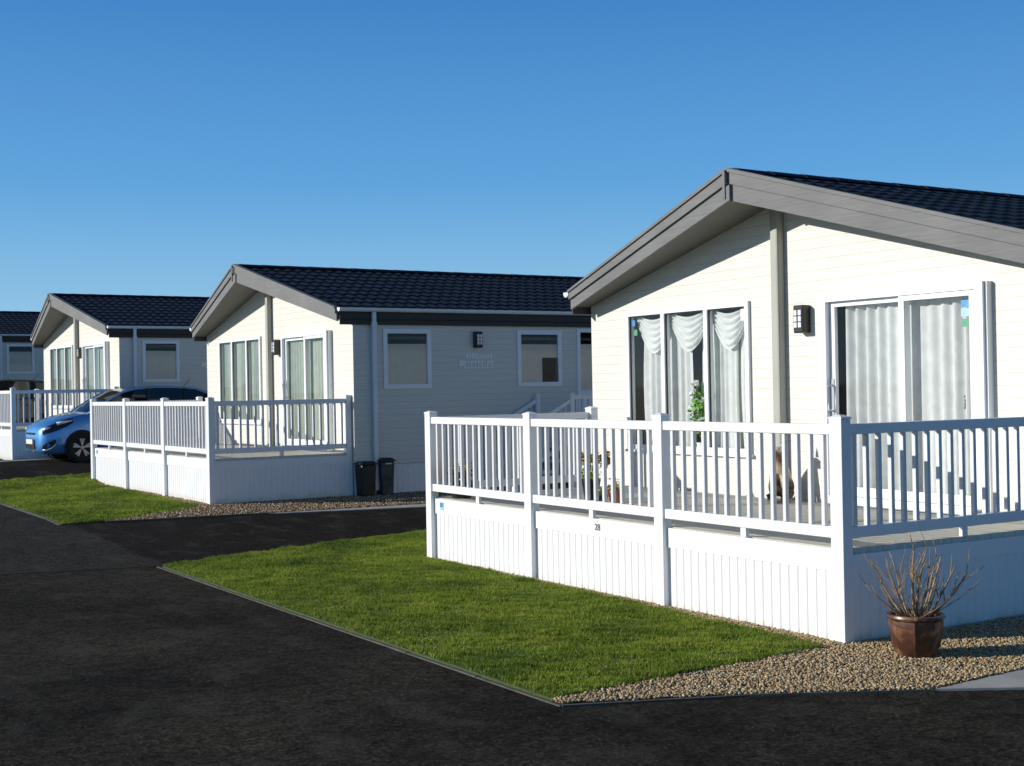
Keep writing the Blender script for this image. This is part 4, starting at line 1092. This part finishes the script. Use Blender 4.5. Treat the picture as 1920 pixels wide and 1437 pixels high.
            sp.lathe_y([(0,k*.112),(.035,k*.110),(.05,k*.100)], (0,0,0), 16)
            sp.build('spokes', M['alloy'], w)
    return t
M['tail'] = mat('tail_lamp', (.35,.01,.01), .2, .1, 5, coat=1)
M['rimdark'] = mat('rim_inside', (.05,.05,.055), .5, .2, 5, metal=.5)
make_car('blue hatchback parked beyond the middle deck, facing the road', (-.52, 23.05, gz(22.4)+.02), .03, M['blue_paint'])
dc = make_car('dark car mostly hidden behind the farthest deck', (-1.95, 33.0, gz(33.0)+.02), .03, M['dark_paint'])
dc.scale = (1.08,)*3

# ------------------------------------------------------------------ light and camera
A_SUN, E_SUN = R(27.0), R(17.7)       # light runs towards +x, turned 27 degrees to -y
ldir = Vector((math.cos(A_SUN)*math.cos(E_SUN), -math.sin(A_SUN)*math.cos(E_SUN), -math.sin(E_SUN)))
su = bpy.data.lights.new('sun', 'SUN'); su.energy = 5.0; su.angle = R(.5); su.color = (1, .965, .895)
so = bpy.data.objects.new('sun', su); COL.objects.link(so); so.rotation_euler = ldir.to_track_quat('-Z', 'Y').to_euler(); so.location = (-20, 12, 15)
w = bpy.data.worlds.new('World'); scene.world = w; w.use_nodes = True; nt = w.node_tree
bg = nt.nodes['Background']; sky = nt.nodes.new('ShaderNodeTexSky'); sky.sky_type = 'NISHITA'; sky.sun_disc = False
sky.sun_elevation = E_SUN; sky.sun_rotation = math.atan2(-ldir.x, -ldir.y); sky.altitude = 20; sky.air_density = 1.0; sky.dust_density = .3; sky.ozone_density = 2.0
hs = nt.nodes.new('ShaderNodeHueSaturation'); hs.inputs['Saturation'].default_value = 1.0; hs.inputs['Value'].default_value = 1.0
nt.links.new(sky.outputs[0], hs.inputs['Color']); bg.inputs['Strength'].default_value = .10
# clear winter sky: the physical sky blended with a deeper blue gradient by elevation
tcw = nt.nodes.new('ShaderNodeTexCoord'); spw = nt.nodes.new('ShaderNodeSeparateXYZ'); nt.links.new(tcw.outputs['Generated'], spw.inputs[0])
K = 10.0
rw = ramp(nt, spw.outputs['Z'], [(0, (.34,.63,.85)), (.05, (.275,.57,.83)), (.15, (.105,.375,.76)), (.30, (.035,.21,.58)), (.42, (.014,.085,.25)), (1.0, (.006,.03,.10))])
sc_ = nt.nodes.new('ShaderNodeVectorMath'); sc_.operation = 'SCALE'; sc_.inputs['Scale'].default_value = K; nt.links.new(rw.outputs['Color'], sc_.inputs[0])
mw = nt.nodes.new('ShaderNodeMix'); mw.data_type = 'RGBA'; mw.inputs['Factor'].default_value = .87
nt.links.new(hs.outputs[0], mw.inputs['A']); nt.links.new(sc_.outputs[0], mw.inputs['B']); nt.links.new(mw.outputs['Result'], bg.inputs['Color'])

cam = bpy.data.cameras.new('camera'); co = bpy.data.objects.new('camera', cam); COL.objects.link(co); scene.camera = co
V1 = Vector((-592-960, -(757-718.5), 0)); V2 = Vector((5000-960, -(655-718.5), 0)); F = math.sqrt(-(V1.x*V2.x+V1.y*V2.y))
Yc = Vector((V1.x, V1.y, -F)).normalized(); Xc = Vector((V2.x, V2.y, -F)).normalized(); Zc = Xc.cross(Yc).normalized()
rot = Matrix((Xc, Yc, Zc))       # world from camera
m4 = rot.to_4x4(); m4.translation = Vector((-6.8296, -6.6885, 1.8319)); co.matrix_world = m4
cam.sensor_fit = 'HORIZONTAL'; cam.sensor_width = 36; cam.lens = 36*F/1920; cam.clip_start = .1; cam.clip_end = 5000
scene.view_settings.view_transform = 'Standard'; scene.view_settings.look = 'None'; scene.view_settings.exposure = 0
scene.render.resolution_x = 1024; scene.render.resolution_y = 766
